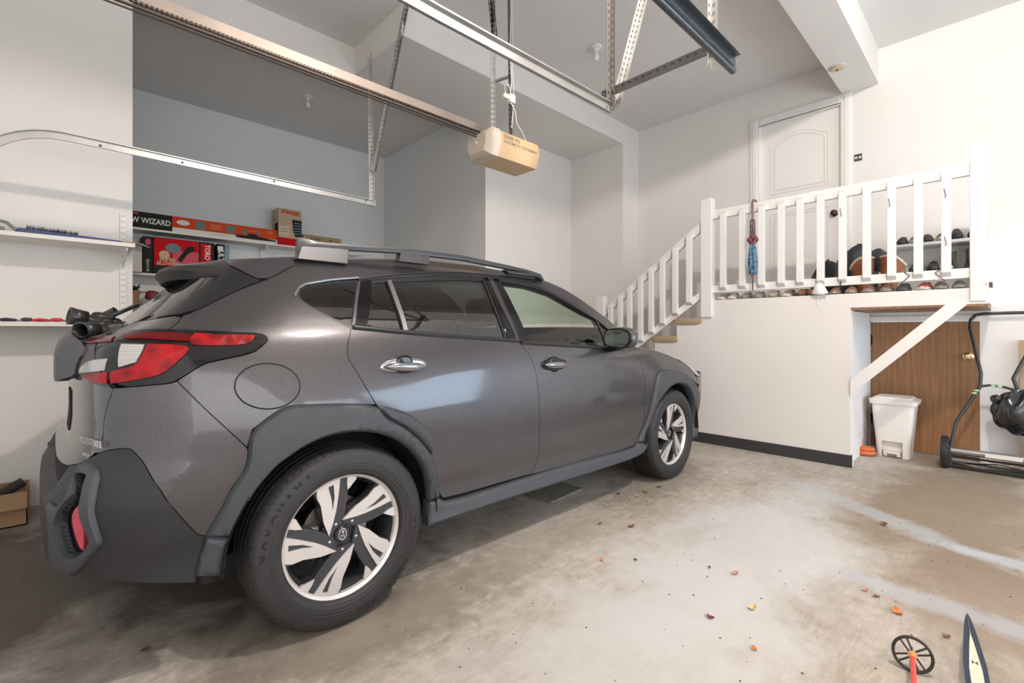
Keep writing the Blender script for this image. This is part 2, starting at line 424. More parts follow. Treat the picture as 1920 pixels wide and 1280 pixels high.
# ------------------------------------------------------------------ car body surface (metres, rear axle origin)
def pchip(xs, ys):
    xs=np.asarray(xs,float); ys=np.asarray(ys,float)
    h=np.diff(xs); dl=np.diff(ys)/h; m=np.zeros(len(xs))
    for i in range(1,len(xs)-1):
        if dl[i-1]*dl[i]>0:
            w1=2*h[i]+h[i-1]; w2=h[i]+2*h[i-1]
            m[i]=(w1+w2)/(w1/dl[i-1]+w2/dl[i])
    m[0]=dl[0]; m[-1]=dl[-1]
    def g(x):
        x=np.clip(np.asarray(x,float),xs[0],xs[-1]); i=np.clip(np.searchsorted(xs,x,side='right')-1,0,len(xs)-2)
        t=(x-xs[i])/h[i]; a=ys[i]; b=ys[i+1]
        return a*(1+2*t)*(1-t)**2+h[i]*m[i]*t*(1-t)**2+b*t*t*(3-2*t)+h[i]*m[i+1]*t*t*(t-1)
    return g
# plan outline of the body (arc parameter s, along x between the axles)
PX=pchip([-1.66,-1.45,-1.20,-.96,-.76,-.56,-.30,0,1.3,2.67,3.0,3.25,3.45,3.62,3.80,4.00,4.30],[-.86,-.858,-.845,-.80,-.695,-.54,-.30,0,1.3,2.67,3.0,3.24,3.40,3.49,3.545,3.575,3.59])
PW=pchip([-1.66,-1.45,-1.20,-.96,-.76,-.56,-.30,0,1.3,2.67,3.0,3.25,3.45,3.62,3.80,4.00,4.30],[0,.23,.47,.685,.80,.858,.882,.888,.888,.884,.872,.835,.755,.62,.44,.26,0])
PF=pchip([.12,.20,.28,.34,.42,.50,.62,.74,.86,.95,1.03,1.10,1.14,1.20,1.30,1.40,1.46,1.52,1.58],[.80,.845,.862,.852,.856,.872,.886,.889,.885,.876,.86,.838,.822,.788,.72,.645,.592,.52,.44])
EZ=pchip([.12,.24,.36,.50,.60,.68,.76,.86,.96,1.04,1.10,1.15,1.19,1.30,1.42,1.52,1.58],[.10,.04,.015,0,0,.03,.075,.085,.085,.085,.10,.17,.245,.37,.49,.60,.66])
AS=pchip([-1.66,-1.0,-.6,-.2,.3,.8],[1,.97,.8,.42,.1,0])
EF=pchip([.12,.25,.4,.6,.75,.85,.95,1.05,1.15],[-.08,-.03,0,0,-.02,-.07,-.18,-.34,-.6])
AF=pchip([2.6,3.1,3.5,3.9,4.3],[0,.12,.45,.85,1])
def S(s,z):
    s=np.asarray(s,float); z=np.asarray(z,float)
    x=PX(s)+EZ(z)*AS(s)+EF(z)*AF(s)
    w=PW(s)*PF(z)/.889
    # flared shoulders over both wheels
    w=w+.016*np.exp(-((s-.05)/.5)**2-((z-.80)/.16)**2)+.016*np.exp(-((s-2.62)/.42)**2-((z-.76)/.16)**2)
    return np.stack([x,w,z],-1)
def N(s,z):
    e=1e-3
    a=S(s+e,z)-S(s-e,z); b=S(s,z+e)-S(s,z-e)
    n=np.cross(b,a); n/=np.linalg.norm(n,axis=-1,keepdims=True)+1e-12
    return n
PAN = {
 'rear_door': [(0.048,1.384),(0.016,1.308),(-0.006,1.215),(-0.005,1.166),(-0.003,1.128),(-0.007,1.091),(-0.011,1.050),(0.009,1.013),(0.047,0.942),(0.097,0.854),(0.125,0.813),(0.147,0.794),(0.200,0.766),(0.261,0.728),(0.328,0.672),(0.384,0.605),(0.416,0.528),(0.444,0.444),(0.454,0.403),(0.478,0.378),(0.484,0.379),(0.592,0.372),(0.821,0.371),(1.046,0.368),(1.074,0.366),(1.074,0.366),(1.125,0.446),(1.104,0.550),(1.101,0.717),(1.089,0.879),(1.067,0.988),(1.038,1.040),(1.000,1.086),(0.989,1.117),(0.993,1.286),(1.014,1.477),(1.012,1.484),(0.772,1.478),(0.544,1.456),(0.376,1.433),(0.215,1.409),(0.048,1.384)],
 'front_door': [(1.074,0.366),(1.125,0.446),(1.104,0.550),(1.101,0.717),(1.089,0.879),(1.067,0.988),(1.038,1.040),(1.000,1.086),(0.989,1.117),(0.993,1.286),(1.014,1.477),(1.179,1.484),(1.336,1.469),(1.484,1.420),(1.607,1.363),(1.713,1.304),(1.819,1.251),(1.897,1.188),(1.921,1.160),(2.084,1.058),(2.148,0.991),(2.183,0.924),(2.204,0.816),(2.210,0.630),(2.232,0.466),(2.219,0.386),(2.119,0.335),(1.539,0.351),(1.071,0.363)],
 'quarter': [(-0.468,1.454),(-0.457,1.422),(-0.516,1.392),(-0.602,1.347),(-0.661,1.325),(-0.758,1.267),(-0.833,1.213),(-0.852,1.209),(-0.818,1.180),(-0.789,1.157),(-0.792,1.158),(-0.534,1.150),(-0.394,1.146),(-0.356,1.134),(-0.339,1.119),(-0.347,1.103),(-0.379,1.079),(-0.428,1.068),(-0.509,1.055),(-0.549,1.047),(-0.590,1.027),(-0.646,0.994),(-0.548,0.892),(-0.407,0.760),(-0.406,0.763),(-0.394,0.818),(-0.332,0.859),(-0.275,0.886),(-0.236,0.887),(-0.064,0.877),(0.094,0.857),(0.047,0.942),(0.009,1.013),(-0.011,1.050),(-0.007,1.091),(-0.003,1.128),(-0.005,1.166),(-0.006,1.215),(0.016,1.308),(0.048,1.384),(0.215,1.409),(0.376,1.433),(0.544,1.456),(0.772,1.478),(1.012,1.484),(1.179,1.484),(1.336,1.469),(1.484,1.420),(1.607,1.363),(1.713,1.304),(1.819,1.251),(1.897,1.188),(1.921,1.160),(1.993,1.185),(1.949,1.229),(1.859,1.293),(1.746,1.379),(1.629,1.446),(1.500,1.494),(1.253,1.525),(0.966,1.542),(0.610,1.533),(0.351,1.511),(-0.013,1.483),(-0.360,1.463),(-0.471,1.457)],
 'bumper_paint': [(-0.646,0.994),(-0.669,0.987),(-0.709,0.985),(-0.887,0.975),(-0.913,0.926),(-0.940,0.871),(-0.939,0.816),(-1.053,0.774),(-0.959,0.768),(-0.903,0.784),(-0.835,0.791),(-0.807,0.788),(-0.781,0.770),(-0.614,0.649),(-0.513,0.508),(-0.496,0.492),(-0.478,0.486),(-0.452,0.537),(-0.428,0.576),(-0.407,0.637),(-0.385,0.682),(-0.390,0.712),(-0.406,0.763),(-0.407,0.760),(-0.548,0.892)],
 'arch_quarter': [(-0.478,0.486),(-0.452,0.537),(-0.428,0.576),(-0.407,0.637),(-0.385,0.682),(-0.390,0.712),(-0.406,0.763),(-0.394,0.818),(-0.332,0.859),(-0.275,0.886),(-0.236,0.887),(-0.064,0.877),(0.094,0.857),(0.125,0.813),(0.147,0.794),(0.200,0.766),(0.261,0.728),(0.328,0.672),(0.384,0.605),(0.416,0.528),(0.416,0.528),(0.444,0.444),(0.451,0.393),(0.394,0.388),(0.382,0.459),(0.353,0.542),(0.310,0.608),(0.239,0.676),(0.147,0.727),(0.062,0.754),(-0.016,0.766),(-0.111,0.764),(-0.196,0.740),(-0.252,0.704),(-0.288,0.677),(-0.350,0.580),(-0.353,0.583),(-0.384,0.524),(-0.403,0.469)],
 'arch_door': [(0.094,0.857),(0.171,0.837),(0.258,0.803),(0.320,0.755),(0.383,0.689),(0.398,0.660),(0.390,0.604),(0.384,0.605),(0.328,0.672),(0.261,0.728),(0.200,0.766),(0.147,0.794),(0.125,0.813),(0.097,0.854)],
 'sill': [(0.393,0.384),(0.448,0.389),(0.465,0.373),(0.495,0.358),(0.592,0.355),(0.821,0.355),(1.065,0.359),(1.502,0.356),(2.124,0.331),(2.151,0.360),(2.150,0.363),(2.295,0.345),(2.246,0.264),(1.673,0.267),(0.838,0.281),(0.514,0.280),(0.380,0.279)],
 'bumper_corner': [(-0.478,0.486),(-0.403,0.466),(-0.434,0.334),(-0.522,0.358)],
 'ring': [(-1.012,0.708),(-1.032,0.728),(-1.008,0.741),(-0.920,0.738),(-0.855,0.692),(-0.794,0.520),(-0.834,0.473),(-0.917,0.409),(-0.995,0.414),(-1.066,0.427),(-1.054,0.528),(-1.090,0.617),(-1.003,0.611),(-0.972,0.641),(-0.999,0.703)],
 'ring_hole': [(-0.997,0.708),(-0.938,0.713),(-0.913,0.703),(-0.831,0.529),(-0.846,0.500),(-0.880,0.477),(-0.903,0.474),(-0.939,0.480),(-0.994,0.554),(-0.990,0.587),(-0.949,0.637),(-0.932,0.657),(-0.966,0.687)],
 'reflector': [(-0.897,0.637),(-0.871,0.565),(-0.872,0.490),(-0.889,0.497),(-0.916,0.548),(-0.927,0.580),(-0.923,0.607)],
 'fender': [(2.219,0.386),(2.232,0.466),(2.210,0.630),(2.204,0.816),(2.183,0.924),(2.148,0.991),(2.084,1.042),(2.241,1.026),(2.433,1.004),(2.598,0.967),(2.742,0.926),(2.901,0.871),(3.054,0.785),(3.195,0.682),(3.069,0.722),(2.887,0.795),(2.678,0.850),(2.460,0.867),(2.399,0.857),(2.349,0.805),(2.304,0.663),(2.260,0.496),(2.219,0.386)],
 'arch_front': [(2.178,0.363),(2.260,0.496),(2.304,0.663),(2.349,0.805),(2.399,0.857),(2.460,0.867),(2.678,0.850),(2.887,0.795),(3.044,0.726),(3.156,0.645),(3.223,0.573),(3.443,0.216),(3.223,0.357),(3.172,0.233),(3.123,0.247),(3.329,0.304),(3.243,0.482),(3.147,0.556),(2.938,0.686),(2.788,0.742),(2.623,0.750),(2.480,0.717),(2.387,0.655),(2.325,0.557),(2.295,0.345)],
 'lamp_housing': [(-1.075,1.141),(-1.037,1.151),(-0.864,1.157),(-0.792,1.158),(-0.534,1.150),(-0.394,1.146),(-0.356,1.134),(-0.339,1.119),(-0.347,1.103),(-0.379,1.079),(-0.428,1.068),(-0.509,1.055),(-0.549,1.047),(-0.590,1.027),(-0.646,0.994),(-0.669,0.987),(-0.709,0.985),(-0.887,0.975)],
 'gate_lamp': [(-1.623,1.112),(-1.228,1.139),(-1.084,1.141),(-0.890,0.975),(-0.964,0.982),(-1.043,0.994),(-1.155,1.009),(-1.314,1.002),(-1.267,1.062)],
 'red_top': [(-0.945,1.133),(-0.933,1.138),(-0.826,1.143),(-0.652,1.141),(-0.623,1.117),(-0.633,1.116),(-0.804,1.124),(-0.881,1.122)],
 'red_top_bright': [(-0.646,1.141),(-0.584,1.139),(-0.555,1.135),(-0.468,1.137),(-0.406,1.134),(-0.399,1.115),(-0.417,1.103),(-0.597,1.102),(-0.627,1.117)],
 'red_gate': [(-1.313,1.108),(-1.121,1.129),(-1.004,1.136),(-0.948,1.115),(-1.158,1.107)],
 'red_c': [(-0.746,1.107),(-0.728,1.107),(-0.621,1.103),(-0.611,1.091),(-0.617,1.076),(-0.663,1.033),(-0.708,1.010),(-0.825,0.995),(-0.884,0.989),(-0.883,1.027),(-0.824,1.035),(-0.787,1.046),(-0.771,1.064),(-0.760,1.107)],
 'red_gate_low': [(-0.905,1.024),(-0.906,0.988),(-0.963,0.989),(-1.032,0.998),(-1.118,1.007),(-1.011,1.018)],
 'white_lamp': [(-0.871,1.107),(-0.777,1.106),(-0.773,1.082),(-0.788,1.053),(-0.852,1.039),(-0.861,1.078)],
 'white_gate': [(-0.909,1.064),(-0.919,1.029),(-1.085,1.017),(-1.142,1.015),(-1.125,1.032),(-1.056,1.052),(-0.968,1.062)],
 'roof_edge': [(-0.471,1.457),(-0.360,1.463),(-0.013,1.483),(0.351,1.511),(0.610,1.533),(0.966,1.542),(1.253,1.525),(1.500,1.494),(1.629,1.446),(1.746,1.379),(1.859,1.293),(1.949,1.229),(1.993,1.185)],
 'headlamp': [(2.744,0.930),(2.865,0.900),(3.066,0.828),(3.208,0.769),(3.069,0.779),(2.901,0.871)],
 'fuel': [(-0.215,0.953),(-0.218,0.937),(-0.226,0.922),(-0.238,0.910),(-0.254,0.899),(-0.273,0.890),(-0.294,0.885),(-0.317,0.883),(-0.340,0.883),(-0.363,0.887),(-0.384,0.893),(-0.404,0.902),(-0.421,0.912),(-0.434,0.925),(-0.444,0.939),(-0.450,0.953),(-0.451,0.968),(-0.448,0.982),(-0.441,0.996),(-0.429,1.009),(-0.414,1.020),(-0.396,1.028),(-0.376,1.035),(-0.353,1.038),(-0.330,1.039),(-0.306,1.036),(-0.283,1.031),(-0.263,1.023),(-0.245,1.012),(-0.231,0.999),(-0.221,0.984),(-0.216,0.969)],
 'q_trim': [(-0.348,1.300),(-0.339,1.325),(-0.305,1.342),(-0.134,1.371),(0.048,1.391),(-0.001,1.166),(-0.030,1.171),(-0.201,1.235),(-0.335,1.290)],
 'q_glass': [(-0.322,1.305),(-0.320,1.321),(-0.290,1.336),(-0.111,1.362),(0.033,1.376),(0.019,1.319),(-0.007,1.181),(-0.034,1.183),(-0.196,1.243),(-0.300,1.284)],
 'rd_win': [(0.060,1.386),(0.148,1.397),(0.373,1.426),(0.538,1.447),(0.762,1.468),(0.996,1.473),(0.967,1.335),(0.976,1.190),(0.981,1.108),(0.608,1.121),(0.275,1.144),(0.004,1.166),(0.015,1.266)],
 'rd_glass': [(0.143,1.378),(0.284,1.394),(0.520,1.417),(0.737,1.437),(0.936,1.448),(0.909,1.299),(0.895,1.112),(0.611,1.134),(0.277,1.154),(0.076,1.171),(0.103,1.290)],
 'rd_pillar_rear': [(0.057,1.383),(0.144,1.395),(0.072,1.173),(0.004,1.174)],
 'rd_bar': [(0.244,1.390),(0.272,1.395),(0.294,1.151),(0.271,1.152)],
 'rd_pillar_front': [(0.969,1.477),(1.005,1.472),(0.984,1.299),(0.983,1.108),(0.910,1.109),(0.925,1.303),(0.953,1.446)],
 'fd_pillar': [(1.013,1.469),(1.069,1.467),(1.067,1.379),(1.064,1.282),(1.061,1.097),(0.995,1.103),(0.998,1.286)],
 'fd_win': [(1.018,1.471),(1.171,1.477),(1.328,1.462),(1.476,1.412),(1.597,1.353),(1.701,1.292),(1.807,1.239),(1.886,1.176),(1.898,1.148),(1.848,1.028),(1.441,1.053),(0.990,1.095),(0.993,1.286)],
 'fd_glass': [(1.065,1.453),(1.289,1.444),(1.467,1.402),(1.595,1.337),(1.716,1.280),(1.792,1.250),(1.796,1.223),(1.793,1.043),(1.447,1.067),(1.067,1.099),(1.064,1.282),(1.058,1.389)],
 'fd_qglass': [(1.817,1.218),(1.895,1.174),(1.864,1.117),(1.825,1.048),(1.815,1.048),(1.801,1.137)],
 'gate_fin': [(-0.937,1.417),(-0.605,1.347),(-0.661,1.325),(-0.758,1.267),(-0.833,1.213),(-1.001,1.198),(-0.977,1.259),(-0.921,1.331),(-0.887,1.351)],
 'gate_low': [(-0.852,1.209),(-0.818,1.180),(-0.789,1.157),(-0.914,1.155),(-1.026,1.148),(-1.125,1.137),(-1.146,1.132),(-1.308,1.152),(-1.393,1.182),(-1.115,1.190),(-1.005,1.196)],
 'spoiler_side': [(-0.998,1.435),(-0.733,1.444),(-0.479,1.460),(-0.457,1.422),(-0.516,1.392),(-0.602,1.347),(-0.745,1.380)],
}
# ------------------------------------------------------------------ car
def paint_mat():
    m = bpy.data.materials.new('grey_metallic_paint'); m.use_nodes = True; nt = m.node_tree; b = nt.nodes['Principled BSDF']
    b.inputs['Metallic'].default_value = .65; b.inputs['Roughness'].default_value = .36
    b.inputs['Coat Weight'].default_value = .75; b.inputs['Coat Roughness'].default_value = .04
    tc = nt.nodes.new('ShaderNodeTexCoord')
    v = nt.nodes.new('ShaderNodeTexVoronoi'); v.inputs['Scale'].default_value = 900; nt.links.new(tc.outputs['Object'], v.inputs['Vector'])
    c = ramp(nt, v.outputs['Color'], [(.2, (.048, .0445, .048)), (.8, (.098, .092, .097))])
    nt.links.new(c, b.inputs['Base Color'])
    n = nt.nodes.new('ShaderNodeTexNoise'); n.inputs['Scale'].default_value = 3; n.inputs['Detail'].default_value = 8; n.inputs['Roughness'].default_value = .7
    nt.links.new(tc.outputs['Object'], n.inputs['Vector'])
    r = nt.nodes.new('ShaderNodeMapRange'); r.inputs['From Min'].default_value = .35; r.inputs['From Max'].default_value = .75; r.inputs['To Min'].default_value = .03; r.inputs['To Max'].default_value = .14
    nt.links.new(n.outputs['Fac'], r.inputs['Value']); nt.links.new(r.outputs['Result'], b.inputs['Coat Roughness'])
    MATS['paint'] = m; return m
PAINT = paint_mat()
PLAS = mat('grey_textured_plastic', (.043, .047, .053), rough=.5, bump=.25, bscale=700, noise=.25, nscale=12)
PLAS_D = mat('dark_textured_plastic', (.014, .0145, .017), rough=.5, bump=.25, bscale=700, noise=.25, nscale=12)
GBLK = mat('gloss_black', (.006, .006, .007), rough=.10, spec=.4)
BLK = mat('matt_black', (.008, .008, .008), rough=.9)
TRIMB = mat('satin_black_trim', (.02, .02, .022), rough=.35)
RED = mat('red_lens', (.50, .004, .010), rough=.35, spec=.3)
def ribs(m, a, b, sc=38):
    nt = m.node_tree; bs = nt.nodes['Principled BSDF']; tc = [n for n in nt.nodes if n.type == 'TEX_COORD'][0]
    v = nt.nodes.new('ShaderNodeTexVoronoi'); v.feature = 'F1'; v.inputs['Scale'].default_value = sc; nt.links.new(tc.outputs['Object'], v.inputs['Vector'])
    nt.links.new(ramp(nt, v.outputs['Distance'], [(.1, a), (.75, b)]), bs.inputs['Base Color'])
    bp = nt.nodes.new('ShaderNodeBump'); bp.inputs['Strength'].default_value = .5; bp.inputs['Distance'].default_value = .01
    nt.links.new(v.outputs['Distance'], bp.inputs['Height']); nt.links.new(bp.outputs['Normal'], bs.inputs['Normal'])
ribs(RED, (.14, .001, .003), (.36, .002, .005), 26)
RED_D = mat('dark_red_lens', (.11, .002, .004), rough=.15, spec=.4)
PINK = mat('dusty_red_reflector', (.50, .06, .10), rough=.35)
def prism_lens():
    m = mat('white_ribbed_lens', (.62, .58, .55), rough=.2, coat=1)
    nt = m.node_tree; b = nt.nodes['Principled BSDF']; tc = [n for n in nt.nodes if n.type == 'TEX_COORD'][0]
    wv = nt.nodes.new('ShaderNodeTexWave'); wv.bands_direction = 'Z'; wv.inputs['Scale'].default_value = 60; nt.links.new(tc.outputs['Object'], wv.inputs['Vector'])
    nt.links.new(ramp(nt, wv.outputs['Fac'], [(.2, (.22, .21, .20)), (.7, (.52, .49, .47))]), b.inputs['Base Color']); return m
LENS = prism_lens()
PRIV = glass_mat('dark_privacy_glass', (.17, .175, .17), refl=2.5)
CLEARG = glass_mat('green_tinted_glass', (.83, .885, .80), refl=1.6)
CAR = empty('car', (.818, 2.66, 0), R(.27))
tag(CAR, 'dark grey metallic crossover car with black cladding parked inside the garage', 'car')

def in_poly(px, py, poly):
    P = np.array(poly); x = P[:, 0]; y = P[:, 1]; x2 = np.roll(x, -1); y2 = np.roll(y, -1)
    c = np.zeros(px.shape, int)
    for i in range(len(P)):
        cond = ((y[i] > py) != (y2[i] > py))
        xi = x[i] + (py - y[i]) / ((y2[i] - y[i]) if y2[i] != y[i] else 1e-12) * (x2[i] - x[i])
        c += (cond & (px < xi))
    return c % 2 == 1
def seg_dist(px, py, poly):
    P = np.array(poly); Q = np.roll(P, -1, 0); d = np.full(px.shape, 1e9)
    for a, b in zip(P, Q):
        ab = b - a; L = ab @ ab + 1e-12
        t = np.clip(((px - a[0]) * ab[0] + (py - a[1]) * ab[1]) / L, 0, 1)
        d = np.minimum(d, np.hypot(px - a[0] - t * ab[0], py - a[1] - t * ab[1]))
    return d
def densify(P, step):
    out = []
    for i in range(len(P)):
        a = np.array(P[i]); b = np.array(P[(i + 1) % len(P)]); n = max(1, int(np.ceil(np.linalg.norm(b - a) / step)))
        for k in range(n): out.append(tuple(a + (b - a) * k / n))
    return out
def inset(P, g):
    P = np.array(P); n = len(P); A = 0.5 * np.sum(P[:, 0] * np.roll(P[:, 1], -1) - np.roll(P[:, 0], -1) * P[:, 1]); sg = 1 if A > 0 else -1
    out = []
    for i in range(n):
        u = P[i] - P[i - 1]; v = P[(i + 1) % n] - P[i]
        u = u / (np.linalg.norm(u) + 1e-12); v = v / (np.linalg.norm(v) + 1e-12)
        nu = np.array([-u[1], u[0]]) * sg; nv = np.array([-v[1], v[0]]) * sg
        m = nu + nv; L = m @ m
        m = m * (2 / L) if L > .5 else nu
        out.append(tuple(P[i] + m * g))
    return out
def panel(name, poly, m, off=0.0, grid=.028, gap=.0015, hem=.012, cham=0.0, chw=.02, sm=2, keep=130, holes=(), parent=None, mirror=True, par2=None, offf=None, label=None):
    """a panel of the car's skin: outline (s,z) laid on the body surface"""
    P = chaikin(poly, sm, keep) if sm else list(poly)
    if gap: P = inset(P, gap)
    P = densify(P, grid * .8)
    H = [densify(chaikin(h, sm, keep), grid * .8) for h in holes]
    A = np.array(P); x0, y0 = A.min(0); x1, y1 = A.max(0)
    gx, gy = np.meshgrid(np.arange(x0, x1, grid), np.arange(y0, y1, grid * .87)); gx = gx + (np.arange(gx.shape[0]) % 2)[:, None] * grid / 2
    gx = gx.ravel(); gy = gy.ravel()
    ok = in_poly(gx, gy, P) & (seg_dist(gx, gy, P) > grid * .45)
    for h in H: ok &= ~in_poly(gx, gy, h) & (seg_dist(gx, gy, h) > grid * .45)
    rim = []
    if cham: 
        I = inset(P, chw); I = [q for q in I if in_poly(np.array([q[0]]), np.array([q[1]]), P)[0] and seg_dist(np.array([q[0]]), np.array([q[1]]), P)[0] > chw * .8]
        rim = I; ok &= seg_dist(gx, gy, P) > chw * 1.35
    pts = list(P); edges = [(i, (i + 1) % len(P)) for i in range(len(P))]
    for h in H:
        o = len(pts); pts += h; edges += [(o + i, o + (i + 1) % len(h)) for i in range(len(h))]
    pts += rim; pts += list(zip(gx[ok], gy[ok]))
    r = geometry.delaunay_2d_cdt([Vector(p) for p in pts], edges, [], 0, 1e-6)
    V2 = np.array([(v.x, v.y) for v in r[0]]); T = np.array([t for t in r[2] if len(t) == 3])
    c = V2[T].mean(1); ins = in_poly(c[:, 0], c[:, 1], P)
    for h in H: ins &= ~in_poly(c[:, 0], c[:, 1], h)
    T = T[ins]
    s_, z_ = V2[:, 0], V2[:, 1]; base = S(s_, z_); nr = N(s_, z_)
    o_ = np.full(len(V2), off)
    if cham: o_ = off - cham + cham * np.clip(seg_dist(s_, z_, P) / chw, 0, 1)
    if offf is not None: o_ = o_ + offf(s_, z_)
    X = base + nr * o_[:, None]
    # orient triangles along the outward normal
    fn = np.cross(X[T[:, 1]] - X[T[:, 0]], X[T[:, 2]] - X[T[:, 0]]); fl = np.sum(fn * nr[T[:, 0]], 1) < 0
    T[fl] = T[fl][:, ::-1]
    ed = {}
    for t in T:
        for a, b in ((t[0], t[1]), (t[1], t[2]), (t[2], t[0])): ed[(int(a), int(b))] = 1
    bd = [e for e in ed if (e[1], e[0]) not in ed]
    F = [tuple(int(i) for i in t) for t in T]; nT = len(F); V = X.tolist(); NV = nr.tolist(); inner = {}
    for a, b in bd:
        for q in (a, b):
            if q not in inner: inner[q] = len(V); V.append((X[q] - nr[q] * hem).tolist()); NV.append(nr[q].tolist())
        F.append((b, a, inner[a], inner[b]))
    objs = []
    for side in ((0, 1) if mirror else (0,)):
        sg = -1 if side == 0 else 1
        VV = [(x, sg * y, z) for x, y, z in V]; FF = [tuple(reversed(f)) for f in F] if side == 0 else F
        me = bpy.data.meshes.new(name); me.from_pydata(VV, [], FF); me.materials.append(m)
        me.polygons.foreach_set('use_smooth', [i < nT for i in range(len(FF))])
        me.update()
        if not cham and offf is None:
            cn = []
            for i, f in enumerate(FF):
                for q in f:
                    if i < nT: n3 = NV[q]; cn.append((n3[0], sg * n3[1], n3[2]))
                    else: cn.append(tuple(me.polygons[i].normal))
            me.normals_split_custom_set(cn)
        else:
            me.set_sharp_from_angle(angle=R(50))
        o = bpy.data.objects.new(name, me); COL.objects.link(o)
        o.parent = (parent if side == 0 else (par2 or parent))
        objs.append(o)
        if label: o['label'] = label
    return objs
def loft_across(name, edge, crown, bow, m, parent, n=28, rear=None):
    """skin between the near edge and its mirror; edge = [(x,w,z)]"""
    V = []; F = []
    for (x, w_, z) in edge:
        cr = crown(x) if callable(crown) else crown; bw = bow(x) if callable(bow) else bow
        for j in range(n + 1):
            t = 2 * j / n - 1; k = 1 - abs(t) ** 2.3
            V.append((x + bw * k, w_ * t, z + cr * k))
    for i in range(len(edge) - 1):
        for j in range(n):
            a = i * (n + 1) + j; F.append((a, a + 1, a + n + 2, a + n + 1))
    return MB().add(V, F).build(name, m, parent, smooth=True, auto=60)
D = PAN
# ---- doors
rd = panel('rear_door', D['rear_door'], PAINT, parent=CAR, holes=[inset(chaikin(D['rd_win'], 1), .006)])
fd = panel('front_door', D['front_door'], PAINT, parent=CAR, holes=[inset(chaikin(D['fd_win'], 1), .006)])
for side, (r_, f_) in enumerate(zip(rd, fd)):
    pass
def both(name, poly, m, pars, **kw):
    return panel(name, poly, m, parent=pars[0], par2=pars[1], **kw)
both('window_frame', D['rd_win'], TRIMB, rd, off=-.006, gap=0, holes=[D['rd_glass']], sm=1)
both('window_pane', D['rd_glass'], PRIV, rd, off=-.012, gap=-.006, hem=.002, sm=1, label='dark tinted rear door glass')
both('pillar_cover', D['rd_pillar_rear'], GBLK, rd, off=-.001, gap=0, sm=0)
both('pillar_cover', D['rd_pillar_front'], GBLK, rd, off=-.001, gap=0, sm=0)
both('division_bar', D['rd_bar'], mat('satin_metal_bar', (.30, .30, .31), .3, .9), rd, off=.003, gap=0, sm=0)
both('window_frame', D['fd_win'], TRIMB, fd, off=-.006, gap=0, holes=[D['fd_glass'], D['fd_qglass']], sm=1)
both('window_pane', D['fd_glass'], CLEARG, fd, off=-.012, gap=-.006, hem=.002, sm=1, label='clear greenish front door glass')
both('window_pane', D['fd_qglass'], CLEARG, fd, off=-.012, gap=-.006, hem=.002, sm=1)
both('pillar_cover', D['fd_pillar'], GBLK, fd, off=-.001, gap=0, sm=0)
# ---- quarter
fuel_out = D['fuel']
qt = panel('quarter_panel', D['quarter'], PAINT, parent=CAR, holes=[chaikin(D['q_trim'], 1)] , keep=140)
both('window_frame', D['q_trim'], TRIMB, qt, off=-.003, gap=0, holes=[D['q_glass']], sm=1)
both('window_pane', D['q_glass'], PRIV, qt, off=-.006, gap=-.005, hem=.002, sm=1)
panel('fuel_door', fuel_out, PAINT, off=.0025, gap=.002, hem=.010, parent=qt[0], mirror=False)
panel('fuel_door_gap', inset(fuel_out, -.003), BLK, off=.0008, gap=0, hem=0.001, parent=qt[0], mirror=False)
# ---- lamps
hs = panel('tail_lamp', D['lamp_housing'], GBLK, off=.006, gap=.001, parent=CAR, hem=.02)
both('red_lens', D['red_top_bright'], RED, hs, off=.011, gap=0, hem=.006, sm=1, label='bright red upper lens')
both('red_lens', D['red_top'], RED_D, hs, off=.010, gap=0, hem=.006, sm=1, label='dark red upper strip')
both('red_lens', D['red_c'], RED, hs, off=.012, gap=0, hem=.008, sm=1, label='bright red hooked lower lens')
both('white_lens', D['white_lamp'], LENS, hs, off=.010, gap=0, hem=.006, sm=1, label='clear ribbed white lens')
garn = panel('plate_garnish', [(-1.66, 1.118), (-1.25, 1.112), (-1.12, 1.098), (-1.12, 1.068), (-1.16, 1.04), (-1.20, 1.0), (-1.30, .985), (-1.34, .972), (-1.66, .972)], mat('grey_gloss_panel', (.055, .053, .053), .45, .1), parent=CAR, off=.012, hem=.03, sm=1, offf=lambda s_, z_: .036 * np.clip((-1.20 - s_) / .14, 0, 1))
gl = panel('gate_lamp', D['gate_lamp'], mat('grey_gloss_panel', (0,0,0)), off=.005, gap=.001, parent=CAR, hem=.02)
both('red_lens', D['red_gate'], RED_D, gl, off=.009, gap=0, hem=.006, sm=1)
both('red_lens', D['red_gate_low'], RED, gl, off=.009, gap=0, hem=.006, sm=1)
both('white_lens', D['white_gate'], LENS, gl, off=.009, gap=0, hem=.006, sm=1, label='clear white reversing lens')
# ---- painted bumper, gate
bp_ = panel('rear_bumper', D['bumper_paint'], PAINT, parent=CAR)
seam = [(-.8866, .9751), (-.913, .9259), (-.9403, .8705), (-.9388, .8164)]
gate = [(-1.66, 1.0), (-1.3142, 1.0025), (-1.1549, 1.009), (-1.0432, .9938), (-.9635, .9824)] + seam + [(-.985, .760), (-1.10, .715), (-1.30, .70), (-1.66, .70)]
tg = panel('tailgate', gate, PAINT, parent=CAR, sm=1)
panel('tailgate_upper', D['gate_low'][:5] + [(-1.2285, 1.142), (-1.45, 1.125), (-1.66, 1.12), (-1.66, 1.188)] + D['gate_low'][9:], PAINT, parent=CAR, sm=1, off=.001)
panel('licence_plate', [(-1.64, .93), (-1.46, .93), (-1.46, .78), (-1.64, .78)], BLK, parent=CAR, off=.004, hem=.01, sm=0, mirror=False)
badge_M = None
